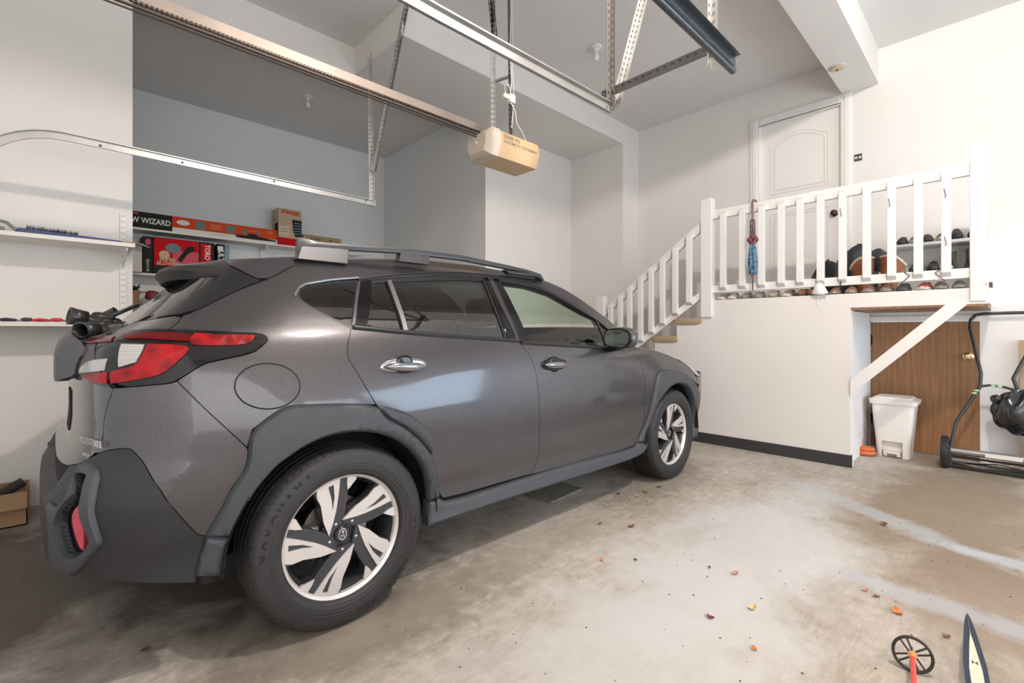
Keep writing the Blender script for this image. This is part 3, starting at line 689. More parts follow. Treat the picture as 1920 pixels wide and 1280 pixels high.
# ---- rear glass + side fins
fin = D['gate_fin']
rg = [(-1.66, 1.192), (-1.38, 1.186), (-1.115, 1.192), fin[5], fin[6], fin[7], fin[8], (-.93, 1.362), (-1.0, 1.365), (-1.3, 1.365), (-1.66, 1.365)]
rglass = panel('rear_window', rg, glass_mat('dark_rear_glass', (.10, .10, .10), refl=1.52), parent=CAR, off=.0, gap=.001, hem=.004, sm=1)
panel('side_fin', fin, mat('dark_satin_fin', (.014, .014, .015), rough=.35, spec=.4), parent=CAR, sm=1, off=.004)
sp_s = panel('spoiler_fin', D['spoiler_side'], PAINT, parent=CAR, sm=1, off=.004)
# ---- roof, windscreen, bonnet
re_ = np.array(D['roof_edge']); 
def edge_pts(a, off=0.0):
    a = np.array(a); X = S(a[:, 0], a[:, 1]); return [tuple(p) for p in X]
ep = edge_pts(re_)
dd = []
for i in range(len(ep) - 1):
    for k in range(4):
        t = k / 4; dd.append(tuple(np.array(ep[i]) * (1 - t) + np.array(ep[i + 1]) * t))
dd.append(ep[-1]); XR = 1.22
crown = lambda x: .045
bowf = lambda x: float(np.interp(x, [-.2, .1, .9, XR, 1.6, 2.1], [-.10, -.03, 0, .02, .10, .17]))
bowc = lambda x: float(np.interp(x, [-.1, .4, XR, 2.1], [.036, .045, .042, .03]))
roof = loft_across('roof', [p for p in dd if p[0] <= XR + .03], bowc, bowf, PAINT, CAR)
ws = loft_across('windscreen', [p for p in dd if p[0] >= XR - .03], bowc, bowf, glass_mat('windscreen_glass', (.70, .80, .72), refl=1.45), CAR)
# bonnet between the wings
fe = [(1.99, 1.175), (2.04, 1.11), (2.09, 1.045), (2.241, 1.0258), (2.4326, 1.0035), (2.5975, .9674), (2.7418, .9302), (2.8647, .8997), (3.0655, .8283), (3.2, .79)]
hood_e = edge_pts(chaikin(fe, 0)); hd = []
for i in range(len(hood_e) - 1):
    for k in range(5):
        t = k / 5; hd.append(tuple(np.array(hood_e[i]) * (1 - t) + np.array(hood_e[i + 1]) * t))
hd.append(hood_e[-1])
loft_across('bonnet', hd, lambda x: float(np.interp(x, [1.9, 2.1, 2.4, 2.9, 3.4], [.0, .03, .055, .06, .03])), lambda x: float(np.interp(x, [1.9, 2.3, 3.0, 3.2], [.12, .1, .25, .40])), PAINT, CAR)
fn = panel('front_wing', D['fender'], PAINT, parent=CAR)
panel('headlamp', D['headlamp'], mat('headlamp_lens', (.42, .38, .40), .15, .2, coat=1), parent=CAR, off=.003, sm=1)
# front bumper
fb = [(3.10, .66), (3.185, .695), (3.075, .774), (3.21, .764), (3.22, .785), (3.45, .80), (3.9, .785), (4.3, .78), (4.3, .26), (3.75, .25), (3.35, .30), (3.12, .36), (3.10, .40)]
panel('front_bumper', fb, PAINT, parent=CAR, sm=1)
panel('front_bumper_lower', [(3.16, .36), (3.35, .30), (3.75, .25), (4.3, .25), (4.3, .18), (3.6, .18), (3.25, .22), (3.10, .26)], PLAS, parent=CAR, sm=1)
# ---- cladding
aq = panel('arch_cladding', D['arch_quarter'], PLAS, parent=CAR, off=.020, cham=.013, chw=.011, hem=.03, gap=.0, keep=120)
both('arch_cladding_trim', D['arch_door'], PLAS, rd, off=.018, cham=.012, chw=.010, hem=.018, gap=0.001)
sill = panel('sill_cladding', D['sill'], PLAS, parent=CAR, off=.022, cham=.013, chw=.011, hem=.05, gap=0, keep=120)
panel('bumper_corner', D['bumper_corner'], PLAS, parent=CAR, off=.018, cham=.012, chw=.014, hem=.03, gap=.001, sm=0)
th = [R(a) for a in range(0, 181, 12)]
inner = [(2.67 + .405 * math.cos(a), .345 + .405 * math.sin(a)) for a in th]
af = [(2.1778, .3628), (2.2602, .4963), (2.3041, .6631), (2.3486, .8046), (2.3986, .857), (2.4602, .8665), (2.6781, .85), (2.8871, .7951), (3.05, .715), (3.155, .61), (3.175, .50), (3.15, .36), (3.08, .25), (3.04, .25), (3.075, .345)] + inner[1:-1] + [(2.2747, .3454)]
panel('arch_cladding', af, PLAS, parent=CAR, off=.020, cham=.013, chw=.011, hem=.04, gap=0, keep=120)
# lower rear bumper with framed corner vent and reflector
bt = D['bumper_paint']
low = [(-1.66, .70), (-1.30, .70), (-1.10, .715), (-1.02, .745), (-.9594, .7679), (-.9032, .7836), (-.835, .7912), (-.8073, .7882), (-.7811, .7702), (-.6136, .6487), (-.5135, .5079), (-.4956, .4917), (-.4779, .4865), (-.498, .42), (-.522, .335), (-.80, .40), (-.92, .405), (-1.10, .41), (-1.3, .36), (-1.66, .33)]
def shelf(s_, z_):   # recessed number-plate step in the middle of the bumper
    return -.05 * np.clip((-1.12 - s_) / .12, 0, 1) * np.clip((z_ - .60) / .05, 0, 1)
lb = panel('lower_bumper', low, PLAS_D, parent=CAR, off=.002, holes=[D['ring_hole']], offf=shelf, sm=1, gap=.001, hem=.02)
ringp = [p for p in D['ring']]
rgm = both('vent_frame', ringp, PLAS, lb, off=.016, cham=.010, chw=.010, hem=.03, gap=0, holes=[D['ring_hole']], sm=1)
both('vent_recess', inset(D['ring_hole'], -.012), PLAS_D, lb, off=-.022, gap=0, sm=1, hem=.005)
both('reflector', D['reflector'], PINK, lb, off=-.004, gap=0, sm=1, hem=.02, label='dusty pink red reflector')
# ---- dark inner shell that closes the gaps
sh = [(-1.66, .42), (-1.66, 1.17), (-1.2, 1.15), (-.98, 1.18), (-.80, 1.20), (-.60, 1.33), (-.46, 1.44), (0, 1.475), (.6, 1.52), (1.2, 1.505), (1.5, 1.47), (1.75, 1.36), (1.95, 1.20), (2.08, 1.04), (2.43, .98), (2.75, .91), (3.02, .80), (3.10, .70), (3.10, .34)] + [(2.67 + .42 * math.cos(a), .345 + .42 * math.sin(a)) for a in th[1:-1]] + [(2.25, .34), (2.2, .28), (.45, .285)] + [(0.0 + .42 * math.cos(a), .345 + .42 * math.sin(a)) for a in th[1:-1]] + [(-.42, .34), (-.5, .36), (-1.1, .42)]
grow = lambda P, g: inset(P, -g)
panel('inner_shell', sh, BLK, parent=CAR, off=-.035, gap=0, sm=0, hem=.004, grid=.05,
      holes=[grow(D['q_glass'], .0), [p for p in D['rd_glass']], D['fd_glass'], D['fd_qglass'], grow(D['ring_hole'], .012)])
# floor pan, wheel wells, axles
u = MB(); u.bb(-.45, 3.3, -.70, .70, .26, .34); u.bb(-.3, 2.0, -.48, .48, .22, .26)
u.build('underbody', BLK, CAR)
for xw in (0, 2.67):
    for sg in (-1, 1):
        wl = MB(); V = []; n = 24
        for j in range(n + 1):
            a = math.pi * j / n
            for (r, y) in ((.425, .88), (.425, .60), (.0, .60)):
                V.append((xw + r * math.cos(a), sg * y, .335 + r * math.sin(a)))
        wl.add(V, [(3*j + k, 3*j + k + 1, 3*j + k + 4, 3*j + k + 3) for j in range(n) for k in (0, 1)])
        wl.build('wheel_well', BLK, CAR)
# ---- wheels
TYRE = mat('tyre_rubber', (.019, .0178, .0185), rough=.58, noise=.3, nscale=30, bump=.15, bscale=300)
TYRE_T = mat('tyre_lettering', (.004, .004, .0045), rough=.35)
ALU = mat('machined_aluminium', (.70, .66, .64), rough=.28, metal=.55, bump=.03, bscale=900)
ALUD = mat('dark_grey_alloy', (.060, .062, .068), rough=.32, metal=.5)
STEEL = mat('brake_steel', (.32, .30, .29), rough=.4, metal=1)
def arc_pts(r, a0, a1, n): return [(r * math.cos(R(a0 + (a1 - a0) * k / n)), r * math.sin(R(a0 + (a1 - a0) * k / n))) for k in range(n + 1)]
def pol(r, a): return (r * math.cos(R(a)), r * math.sin(R(a)))
def make_wheel():
    # built with its axle along local Z, outer face up (+Z)
    RT, RR = .353, .2385
    rim = MB()
    rim.lathe([(.232, -.105), (.220, -.10), (.212, -.09), (.206, -.03), (.209, .05), (.219, .066)], 72)
    w_ = rim.build('wheel', ALUD, None, smooth=True)
    t = MB()
    prof = [(.229, -.088), (.242, -.106), (.275, -.114), (.310, -.113), (.336, -.104), (.3485, -.088)]
    for g0, g1 in ((-.062, -.053), (-.022, -.013), (.013, .022), (.053, .062)):
        prof += [(.3525, g0), (.344, g0 + .001), (.344, g1 - .001), (.3525, g1)]
    prof += [(.3485, .088), (.342, .097), (.336, .1035), (.3335, .1035), (.331, .1065), (.322, .110), (.310, .1130), (.285, .1155), (.2835, .1135), (.275, .1145), (.2735, .1125), (.262, .112), (.2605, .110), (.248, .107), (.240, .099), (.236, .086)]
    t.lathe(prof, 120)
    for k in range(72):      # shoulder sipes, as raised blocks edges
        a = 2 * math.pi * k / 72
        c, s_ = math.cos(a), math.sin(a)
        M = Matrix(((c, -s_, 0, 0), (s_, c, 0, 0), (0, 0, 1, 0), (0, 0, 0, 1)))
        t.add([(.350, -.0022, .066), (.350, .0022, .066), (.3395, .0022, .1020), (.3395, -.0022, .1020), (.3545, -.0022, .064), (.3545, .0022, .064), (.3425, .0016, .1035), (.3425, -.0016, .1035)],
              [(0,1,5,4), (4,5,6,7), (7,6,2,3), (1,2,6,5), (0,4,7,3)], 0, M)
    ty = t.build('tyre', TYRE, w_, smooth=True, auto=28)
    # letters on the sidewall
    def ring_text(txt, rad, amid, size, step):
        n = len(txt); L = MB()
        for k, ch in enumerate(txt):
            if ch == ' ': continue
            a = R(amid - (k - (n - 1) / 2) * step)
            p = (rad * math.cos(a), rad * math.sin(a), .1128)
            M = frame(p, (math.sin(a), -math.cos(a), 0), (math.cos(a), math.sin(a), 0))
            V, F = text_mesh(ch, size, M, None, None, ext=.0012, font_bold=.0014)
            L.add(V, F)
        return L
    ring_text('YOKOHAMA', .297, 148, .040, 8.2).build('lettering', TYRE_T, w_)
    ring_text('GEOLANDAR G91', .297, -42, .036, 6.6).build('lettering', TYRE_T, w_)
    zf = .082
    body = MB(); face = MB()
    body.lathe([(0, .058), (.070, .058), (.080, .050), (.082, -.02)], 40)
    for k in range(5):
        ro = 72 * k
        hub0 = pol(.060, 165 + ro)
        outer = arc_pts(.232, 122 + ro, 77 + ro, 12)
        # dark casting under each spoke (rim end wide, hub end narrow)
        P = [pol(.058, 172 + ro), pol(.105, 140 + ro), pol(.165, 124.5 + ro), pol(.205, 123 + ro)] + outer + [pol(.205, 78 + ro), pol(.178, 84 + ro), pol(.13, 84 + ro), pol(.075, 88 + ro), pol(.05, 100 + ro)]
        tri_body(body, P, .030, zf - .006)
        # window side walls: slanting inner lip towards the barrel
        # machined blade with slot
        B = [pol(.062, 168 + ro), pol(.108, 139 + ro), pol(.165, 124 + ro), pol(.203, 122 + ro), pol(.222, 119 + ro)] + arc_pts(.2265, 118 + ro, 94 + ro, 6) + [pol(.17, 97.5 + ro), pol(.11, 107 + ro), pol(.075, 126 + ro)]
        slot = [pol(.118, 113 + ro), pol(.16, 108.5 + ro), pol(.212, 107.5 + ro), pol(.212, 101.5 + ro), pol(.16, 104.0 + ro)]
        tri_body(face, B, zf - .010, zf, [slot])
        C_ = [pol(.176, 85 + ro), pol(.205, 78.5 + ro), pol(.216, 76.5 + ro)] + arc_pts(.2265, 77 + ro, 86.5 + ro, 3) + [pol(.20, 86.5 + ro)]
        tri_body(face, C_, zf - .012, zf)
    face.lathe([(.2215, zf - .014), (.2250, zf - .001), (.2290, zf + .003), (.2345, .0885), (.2385, .0915), (.2395, .085)], 96)
    body.build('spoke_casting', ALUD, w_, smooth=True, auto=30)
    face.build('machined_face', ALU, w_, smooth=True, auto=30, bevel=0)
    for k in range(5):
        x, y = pol(.057, 122 + 72 * k)
        M = Matrix.Translation((x, y, .056))
        n_ = MB(); n_.lathe([(.0105, 0), (.0105, .014), (.008, .019), (.004, .021), (0, .0212)], 12, M); n_.build('lug_nut', mat('nut_steel', (.55, .52, .52), .25, .9), w_, smooth=True, auto=50)
        p_ = MB(); p_.lathe([(.0150, .0045), (.0175, .0045), (.018, .002)], 16, M); p_.build('nut_seat', BLK, w_, smooth=True)
    cc = MB(); cc.lathe([(0, .068), (.028, .068), (.031, .065), (.0315, .055)], 32); cap_ = cc.build('center_cap', TRIMB, w_, smooth=True)
    e = MB(); th_ = [2 * math.pi * k / 28 for k in range(28)]
    for k in range(28):
        a, b = th_[k], th_[(k + 1) % 28]
        for (ra, rb) in ((1, .86),):
            V = [(.0165*ra*math.cos(a)*1.0, .023*ra*math.sin(a), .0685), (.0165*ra*math.cos(b), .023*ra*math.sin(b), .0685), (.0165*rb*math.cos(b), .023*rb*math.sin(b), .0685), (.0165*rb*math.cos(a), .023*rb*math.sin(a), .0685)]
            e.add(V, [(0, 1, 2, 3)])
    def star(cx, cy, r_):
        pts = [pol(r_ if i % 2 == 0 else r_ * .28, 90 + 45 * i) for i in range(8)]
        e.add([(cx + x, cy + y, .0686) for x, y in pts], [tuple(range(8))])
    star(0.001, .009, .010)
    for x, y in ((-.006, -.003), (.005, -.002), (-.004, -.011), (.006, -.010), (.0, -.006)): star(x, y, .0042)
    e.build('emblem', mat('emblem_silver', (.8, .8, .82), .3, .6), w_)
    dk = MB(); dk.lathe([(0, .0), (.135, .0), (.137, -.004), (.137, -.02), (.0, -.02)], 48); dk.lathe([(0, .02), (.07, .02), (.075, .0)], 32)
    dk.build('brake_disc', STEEL, w_, smooth=True)
    return w_
def tri_body(mb, P, z0, z1, holes=()):
    loops = [[Vector((p[0], p[1], 0)) for p in P]] + [[Vector((p[0], p[1], 0)) for p in h] for h in holes]
    tri = geometry.tessellate_polygon(loops)
    allp = [p for l in loops for p in l]; n = len(allp)
    V = [(p.x, p.y, z0) for p in allp] + [(p.x, p.y, z1) for p in allp]; F = []
    for t in tri:
        a, b, c = [allp[i] for i in t]
        up = (b - a).cross(c - a).z > 0
        F.append(tuple(n + i for i in (t if up else reversed(t)))); F.append(tuple(i for i in (reversed(t) if up else t)))
    o = 0
    for l in loops:
        m_ = len(l)
        F += [(o + i, o + (i + 1) % m_, n + o + (i + 1) % m_, n + o + i) for i in range(m_)]; o += m_
    mb.add(V, F)
W0 = make_wheel(); W0.parent = CAR
WZ = .1155
def place_wheel(o, x, sg, rot):
    # outer face at w = .885; local Z -> outwards, so that local Y stays up
    M = Matrix(((1, 0, 0, 0), (0, 0, -1, 0), (0, 1, 0, 0), (0, 0, 0, 1)))      # Z -> -Y (near side)
    if sg > 0: M = Matrix(((-1, 0, 0, 0), (0, 0, 1, 0), (0, 1, 0, 0), (0, 0, 0, 1)))
    o.matrix_local = Matrix.Translation((x, sg * (.885 - WZ), .349)) @ M @ Matrix.Rotation(R(rot), 4, 'Z')
place_wheel(W0, 0, -1, 0)
for x, sg, rot in ((2.67, -1, -14), (0, 1, 30), (2.67, 1, 50)):
    place_wheel(copy_tree(W0, CAR), x, sg, rot)
# brake caliper
cp = MB(); cp.bb(-.155, -.085, -.82, -.76, .33, .40); cp.bb(-.165, -.10, -.835, -.815, .345, .385)
cp.build('brake_caliper', mat('rusty_caliper', (.30, .26, .23), .6, .4, noise=.5, nscale=60), CAR, bevel=.006)
# ---- door handles
CH = mat('handle_paint', (.22, .215, .22), .22, .8, coat=1)
def handle(x, z, par, lip, sg=-1):
    # recess cup, bar and key cap
    y = lambda xx, zz, o: sg * (float(S(xx, zz)[1]) + o)
    cup = MB()
    cup.blob((x + .004, y(x, z, .004), z), (.044, .005, .046), 1, 0, 24, 10, p=2.6)
    c_ = cup.build('handle_cup', GBLK, par, smooth=True)
    bar = MB(); n = 16; V = []
    for i in range(n + 1):
        t = i / n; xx = x - .095 + .20 * t; hh = .0165 * (1 - abs(2*t - 1) ** 4) + .002
        yo = .014 + .016 * (1 - abs(2*t - 1) ** 3)
        for j in range(12):
            a = 2 * math.pi * j / 12
            V.append((xx, y(xx, z, yo) + sg * .009 * math.cos(a), z + (.002 - .010 * t) + hh * math.sin(a)))
    F = [(i*12 + j, i*12 + (j+1) % 12, (i+1)*12 + (j+1) % 12, (i+1)*12 + j) for i in range(n) for j in range(12)] + [tuple(range(12)), tuple(n*12 + j for j in range(11, -1, -1))]
    b_ = bar.add(V, F).build('door_handle', CH, par, smooth=True)
    pl = MB(); pl.blob((x + .005, y(x, z, .001), z - .003), (.114, .006, .037), 1, 0, 28, 8, p=2.3); pl.build('handle_base', lip, par, smooth=True)
PL = mat('handle_lip', (.30, .30, .31), .2, .8, coat=1)
for side, sg in ((0, -1), (1, 1)):
    handle(.255, 1.005, rd[side], PL, sg); handle(1.235, .965, fd[side], GBLK, sg)
# ---- belt mouldings
def strip(name, pts, r, m, par, off=.004, side=-1):
    P = []
    for i in range(len(pts) - 1):
        for k in range(6):
            t = k / 6; P.append((pts[i][0]*(1-t) + pts[i+1][0]*t, pts[i][1]*(1-t) + pts[i+1][1]*t))
    P.append(pts[-1]); V = []
    for s_, z_ in P:
        q = S(s_, z_) + N(s_, z_) * off; V.append((q[0], side * q[1], q[2]))
    return MB().tube(V, r, 8).build(name, m, par, smooth=True)
for side, sg in ((0, -1), (1, 1)):
    strip('belt_moulding', [(.003, 1.170), (.5, 1.132), (.99, 1.102)], .009, TRIMB, rd[side], .004, sg)
    strip('belt_moulding', [(1.0, 1.092), (1.5, 1.062), (1.9, 1.036)], .009, TRIMB, fd[side], .004, sg)
    strip('window_seal', [D['q_trim'][-1]] + [D['q_trim'][0]] + D['q_trim'][1:5], .006, mat('chrome_dark', (.35, .35, .36), .25, .9), qt[side], .004, sg)
    strip('roof_seal', list(reversed(D['rear_door'][-6:])), .004, TRIMB, rd[side], .003, sg)
# ---- mirrors
for side, sg in ((0, -1), (1, 1)):
    mr = empty('door_mirror'); mr.parent = CAR
    hs_ = MB(); hs_.blob((0, 0, 0), (.062, .105, .068), 3, .02, 28, 16, p=2.9)
    xm, wm, zm = 1.735, .985, 1.112
    h_ = hs_.build('mirror_housing', PAINT, None, smooth=True); h_.parent = mr; h_.location = (xm + .03, sg * wm, zm)
    g = MB(); M = Matrix.Translation((xm - .030, sg * wm, zm)) @ Matrix.Rotation(R(-90), 4, 'Y')
    poly = [(a[0], a[1] * 1) for a in [( .054 * (abs(math.cos(t)) ** .7) * math.copysign(1, math.cos(t)), .088 * (abs(math.sin(t)) ** .7) * math.copysign(1, math.sin(t))) for t in [2*math.pi*k/32 for k in range(32)]]]
    g.prism(poly, -.004, .004, M); g.build('mirror_glass', mat('mirror_silver', (.62, .70, .64), .02, 1), mr)
    bz = MB(); bz.prism([(a * 1.13, b * 1.10) for a, b in poly], -.035, .0, M); bz.build('mirror_bezel', GBLK, mr, smooth=True)
    ar = MB(); ar.beam((xm + .06, sg * .84, zm - .085), (xm + .03, sg * .98, zm - .06), .07, .035); ar.build('mirror_arm', GBLK, mr, bevel=.012)
# ---- roof rails
RAIL = [(-.085,.585,1.50,.085),(-.065,.585,1.522,.055),(0,.585,1.526,.030),(.13,.585,1.535,.028),(.44,.585,1.555,.027),(.80,.585,1.558,.026),(1.15,.58,1.540,.024),(1.31,.575,1.532,.020),(1.375,.572,1.524,.022),(1.45,.568,1.508,.034),(1.475,.565,1.493,.016)]
RAIL_FEET = [(-.095,.125,-.07,.138,1.455,1.525,.605,.585),(.388,.562,.405,.575,1.495,1.545,.60,.585),(1.16,1.46,1.13,1.44,1.502,1.525,.578,.570)]
RAILM = mat('rail_satin_black', (.040, .041, .045), .38, .2, coat=.15)
for side, sg in ((0, -1), (1, 1)):
    r_ = MB()
    pts = RAIL
    V = []; n = len(pts)
    for i, (x, w_, z, hh) in enumerate(pts):
        for (dy, dz) in ((-.020, -hh/2), (.014, -hh/2), (.018, -hh*.1), (.010, hh/2), (-.008, hh/2), (-.020, hh*.1)):
            V.append((x, sg * (w_ + dy), z + dz))
    F = [(i*6 + j, i*6 + (j+1) % 6, (i+1)*6 + (j+1) % 6, (i+1)*6 + j) for i in range(n - 1) for j in range(6)] + [tuple(range(6)), tuple((n-1)*6 + j for j in range(5, -1, -1))]
    rr = r_.add(V, F).build('roof_rail', RAILM, CAR, smooth=True, auto=50)
    for (xa, xb, xt0, xt1, z0, z1, w0, w1) in RAIL_FEET:
        f_ = MB(); V = []
        for (x, z, w_) in ((xa, z0, w0), (xb, z0, w0), (xt1, z1, w1), (xt0, z1, w1)):
            V += [(x, sg * (w_ + .014), z), (x, sg * (w_ - .03), z)]
        f_.add(V, [(0, 2, 4, 6), (1, 7, 5, 3), (0, 1, 3, 2), (2, 3, 5, 4), (4, 5, 7, 6), (6, 7, 1, 0)])
        f_.build('rail_foot', RAILM, rr, bevel=.003)
# ---- rear spoiler
sv = MB(); ws_ = np.linspace(-1, 1, 33); V = []
for t in ws_:
    a = abs(t); wv_ = .56 * t
    xl = -.475 + .10 * a ** 2 + .24 * a ** 5; zl = 1.434 - .010 * a ** 2 - .045 * a ** 6 
    x0_ = -.06 - .04 * (1 - a * a); z0_ = 1.470 + .036 * (1 - a ** 2.3)
    wl = .50 * t if a < .9 else .50 * t
    V += [(x0_, wv_, z0_), ((x0_ + xl) / 2 - .02, (wv_ + wl) / 2, (z0_ + zl) / 2 + .006), (xl, wl, zl), (xl - .012, wl, zl - .022), (xl + .012, wl, zl - .058), (x0_ - .10, wl, zl - .030 - .02 * a)]
F = [(i*6 + j, i*6 + j + 1, (i+1)*6 + j + 1, (i+1)*6 + j) for i in range(32) for j in range(5)]
mi = [1 if j >= 2 else 0 for i in range(32) for j in range(5)]
F += [tuple(range(6)), tuple(32*6 + j for j in range(5, -1, -1))]; mi += [0, 0]
sv.add(V, F); sv.m = mi
sv.build('rear_spoiler', [PAINT, mat('spoiler_underside', (.022, .018, .018), .6)], CAR, smooth=True, auto=50)
hl = MB(); hl.beam((-.45, -.16, 1.395), (-.45, .16, 1.395), .02, .018); hl.build('brake_lamp', RED_D, CAR, bevel=.004)
# rear wiper
wp = MB(); wp.tube([(-.66, 0, 1.21), (-.62, -.15, 1.235), (-.58, -.33, 1.262)], .008, 8); wp.tube([(-.665, .0, 1.215), (-.63, -.02, 1.24)], .02, 10); wp.build('rear_wiper', TRIMB, CAR, smooth=True)
# ---- interior
SEAT = mat('dark_seat_fabric', (.035, .034, .036), .9, bump=.3, bscale=200)
def seat(x, y):
    s1 = MB(); s1.bb(x, x + .5, y - .25, y + .25, .42, .60); s1.build('seat_cushion', SEAT, CAR, bevel=.05, seg=3)
    s2 = MB(); s2.beam((x + .0, y, .55), (x - .22, y, 1.17), .48, .14, up=(1, 0, 0)); s2.build('seat_back', SEAT, CAR, bevel=.05, seg=3)
    s3 = MB(); s3.beam((x - .23, y, 1.19), (x - .26, y, 1.36), .24, .10, up=(1, 0, 0)); s3.build('head_rest', SEAT, CAR, bevel=.04, seg=3)
for y in (-.36, .36): seat(1.38, y)
s2 = MB(); s2.beam((.52, 0, .5), (.30, 0, 1.12), 1.15, .14, up=(1, 0, 0)); s2.build('seat_back', SEAT, CAR, bevel=.05, seg=3)
s2 = MB(); s2.bb(.5, 1.0, -.6, .6, .40, .55); s2.build('seat_cushion', SEAT, CAR, bevel=.05, seg=3)
for y in (-.36, 0, .36): s3 = MB(); s3.beam((.29, y, 1.14), (.27, y, 1.27), .24, .09, up=(1, 0, 0)); s3.build('head_rest', SEAT, CAR, bevel=.03, seg=3)
dsh = MB(); dsh.bb(2.0, 2.42, -.72, .72, .5, 1.02); dsh.build('dashboard', SEAT, CAR, bevel=.06, seg=3)
stw = MB(); Mst = Matrix.Translation((1.82, .36, 1.0)) @ Matrix.Rotation(R(-62), 4, 'Y')
stw.tube([tuple(Mst @ Vector((.185 * math.cos(a), .185 * math.sin(a), 0))) for a in [2*math.pi*k/32 for k in range(32)]], .014, 8, closed=True)
stw.build('steering_wheel', SEAT, CAR, smooth=True)
MB().bb(-.30, 3.0, -.74, .74, .34, .40).build('cabin_floor', BLK, CAR)
MB().bb(-.45, .25, -.66, .66, .40, .80).build('cargo_cover', BLK, CAR, bevel=.02)
# badge on the tailgate
q = S(-1.03, .80); nq = N(-1.03, .80); ds = S(-1.00, .80) - S(-1.06, .80)
Mq = frame((q[0] + nq[0]*.003, -(q[1] + nq[1]*.003), q[2]), (ds[0], -ds[1], ds[2]), (0, 0, 1))
text_mesh('CROSSTREK', .030, Mq, mat('badge_chrome', (.75, .73, .72), .25, .8), 'badge', tg[0], ext=.001, sx=1.25)
q = S(-1.04, .757); nq = N(-1.04, .757)
Mq = frame((q[0] + nq[0]*.003, -(q[1] + nq[1]*.003), q[2]), (ds[0], -ds[1], ds[2]), (0, 0, 1))
text_mesh('AWD', .018, Mq, MATS['badge_chrome'], 'badge', tg[0], ext=.001, sx=1.2)
# ------------------------------------------------------------------ railings
rl = empty('landing_railing', (4.87, 1.1, DZ)); tag(rl, 'white wooden landing railing with flat balusters, full of shoes behind it', 'railing')
def wp_(o, root):
    o.parent = root; o.matrix_parent_inverse = Matrix.Translation(root.location).inverted() if root.rotation_euler.z == 0 else (Matrix.Translation(root.location) @ Matrix.Rotation(root.rotation_euler.z, 4, 'Z')).inverted()
    return o
wp_(MB().bb(4.855, 4.895, .175, 2.08, 2.305, 2.398).build('top_rail', TRIM, bevel=.004), rl)
wp_(MB().bb(4.855, 4.895, .175, 2.08, 1.548, 1.622).build('bottom_rail', TRIM, bevel=.004), rl)
wp_(MB().bb(4.835, 4.925, .09, .178, FASC + .02, 2.51).build('end_post', TRIM, bevel=.005), rl)
wp_(MB().bb(4.825, 4.915, 2.075, 2.19, 1.30, 2.52).build('newel_post', TRIM, bevel=.006), rl)
def baluster(y, z0, z1, root):
    b = MB(); xs = (4.812, 4.854)
    P = [(4.854, z0 - .0), (4.812, z0 + .028), (4.812, z1 - .028), (4.854, z1)]
    V = [(x, y - .028, z) for x, z in P] + [(x, y + .028, z) for x, z in P]
    b.add(V, [(3, 2, 1, 0), (4, 5, 6, 7), (0, 1, 5, 4), (1, 2, 6, 5), (2, 3, 7, 6), (3, 0, 4, 7)])
    return wp_(b.build('baluster', TRIM, bevel=.003), root)
for y in (1.960, 1.774, 1.600, 1.430, 1.277, 1.118, .957, .790, .628, .465, .305): baluster(y, 1.570, 2.365, rl)
sr = empty('stair_railing', (4.87, 2.9, .8)); tag(sr, 'sloping white stair railing descending behind the car', 'railing')
sl = -.7085
top0, bot0 = 2.255, 1.542
def slope_rail(name, zc, th, y0, y1):
    V = []
    for y in (y0, y1):
        zz = zc + sl * (y - 2.19)
        for x in (4.855, 4.895):
            for dz in (-th/2, th/2): V.append((x, y, zz + dz))
    return wp_(MB().add(V, [(0,1,3,2),(4,6,7,5),(0,4,5,1),(2,3,7,6),(0,2,6,4),(1,5,7,3)]).build(name, TRIM, bevel=.004), sr)
slope_rail('top_rail', top0, .10, 2.185, 3.42); slope_rail('bottom_rail', bot0, .085, 2.185, 3.42)
for y in (2.314, 2.470, 2.620, 2.757, 2.892, 3.036, 3.163, 3.298):
    z = sl * (y - 2.19)
    baluster(y, bot0 + z - .02, top0 + z + .02, sr)
wp_(MB().bb(4.83, 4.92, 3.40, 3.51, .58, 1.585).build('newel_post', TRIM, bevel=.006), sr)
# carpeted treads
zt = DZ; yc = LY1
for q in range(5):
    zt -= rise
    t = MB(); pts = []
    n = 14; V = []; prof_ = [( -.0, -.045), (.018, -.05), (.030, -.03), (.030, -.005), (.016, .010), (0, .012)]
    # a pad of carpet wrapped over the tread and its nosing
    y1 = yc + run + .028
    V = [(x, y, z) for x in (4.845, XB - .002) for (y, z) in ((yc + .002, zt + .0), (yc + .002, zt + .012), (y1 - .02, zt + .012), (y1, zt), (y1 + .004, zt - .02), (y1 - .012, zt - .042), (y1 - .03, zt - .042), (y1 - .03, zt - .0))]
    m_ = 8
    F = [tuple(range(m_ - 1, -1, -1)), tuple(range(m_, 2*m_))] + [(i, (i+1) % m_, m_ + (i+1) % m_, m_ + i) for i in range(m_)]
    o = t.add(V, F).build('carpet_tread', CARPET, bevel=.004)
    tag(o, 'tan looped carpet on the stairs, %s from the landing' % ('tread closest', 'second tread down', 'third tread down', 'fourth tread down', 'fifth tread down')[q], 'carpet')
    # rolled end of the carpet, seen from the side
    e = MB().blob((4.845, yc + run/2 + .01, zt - .018), (.022, run/2 + .022, .032), q, .03, 18, 14, p=5)
    e.build('rolled_edge', CARPET, o, smooth=True)
    yc += run
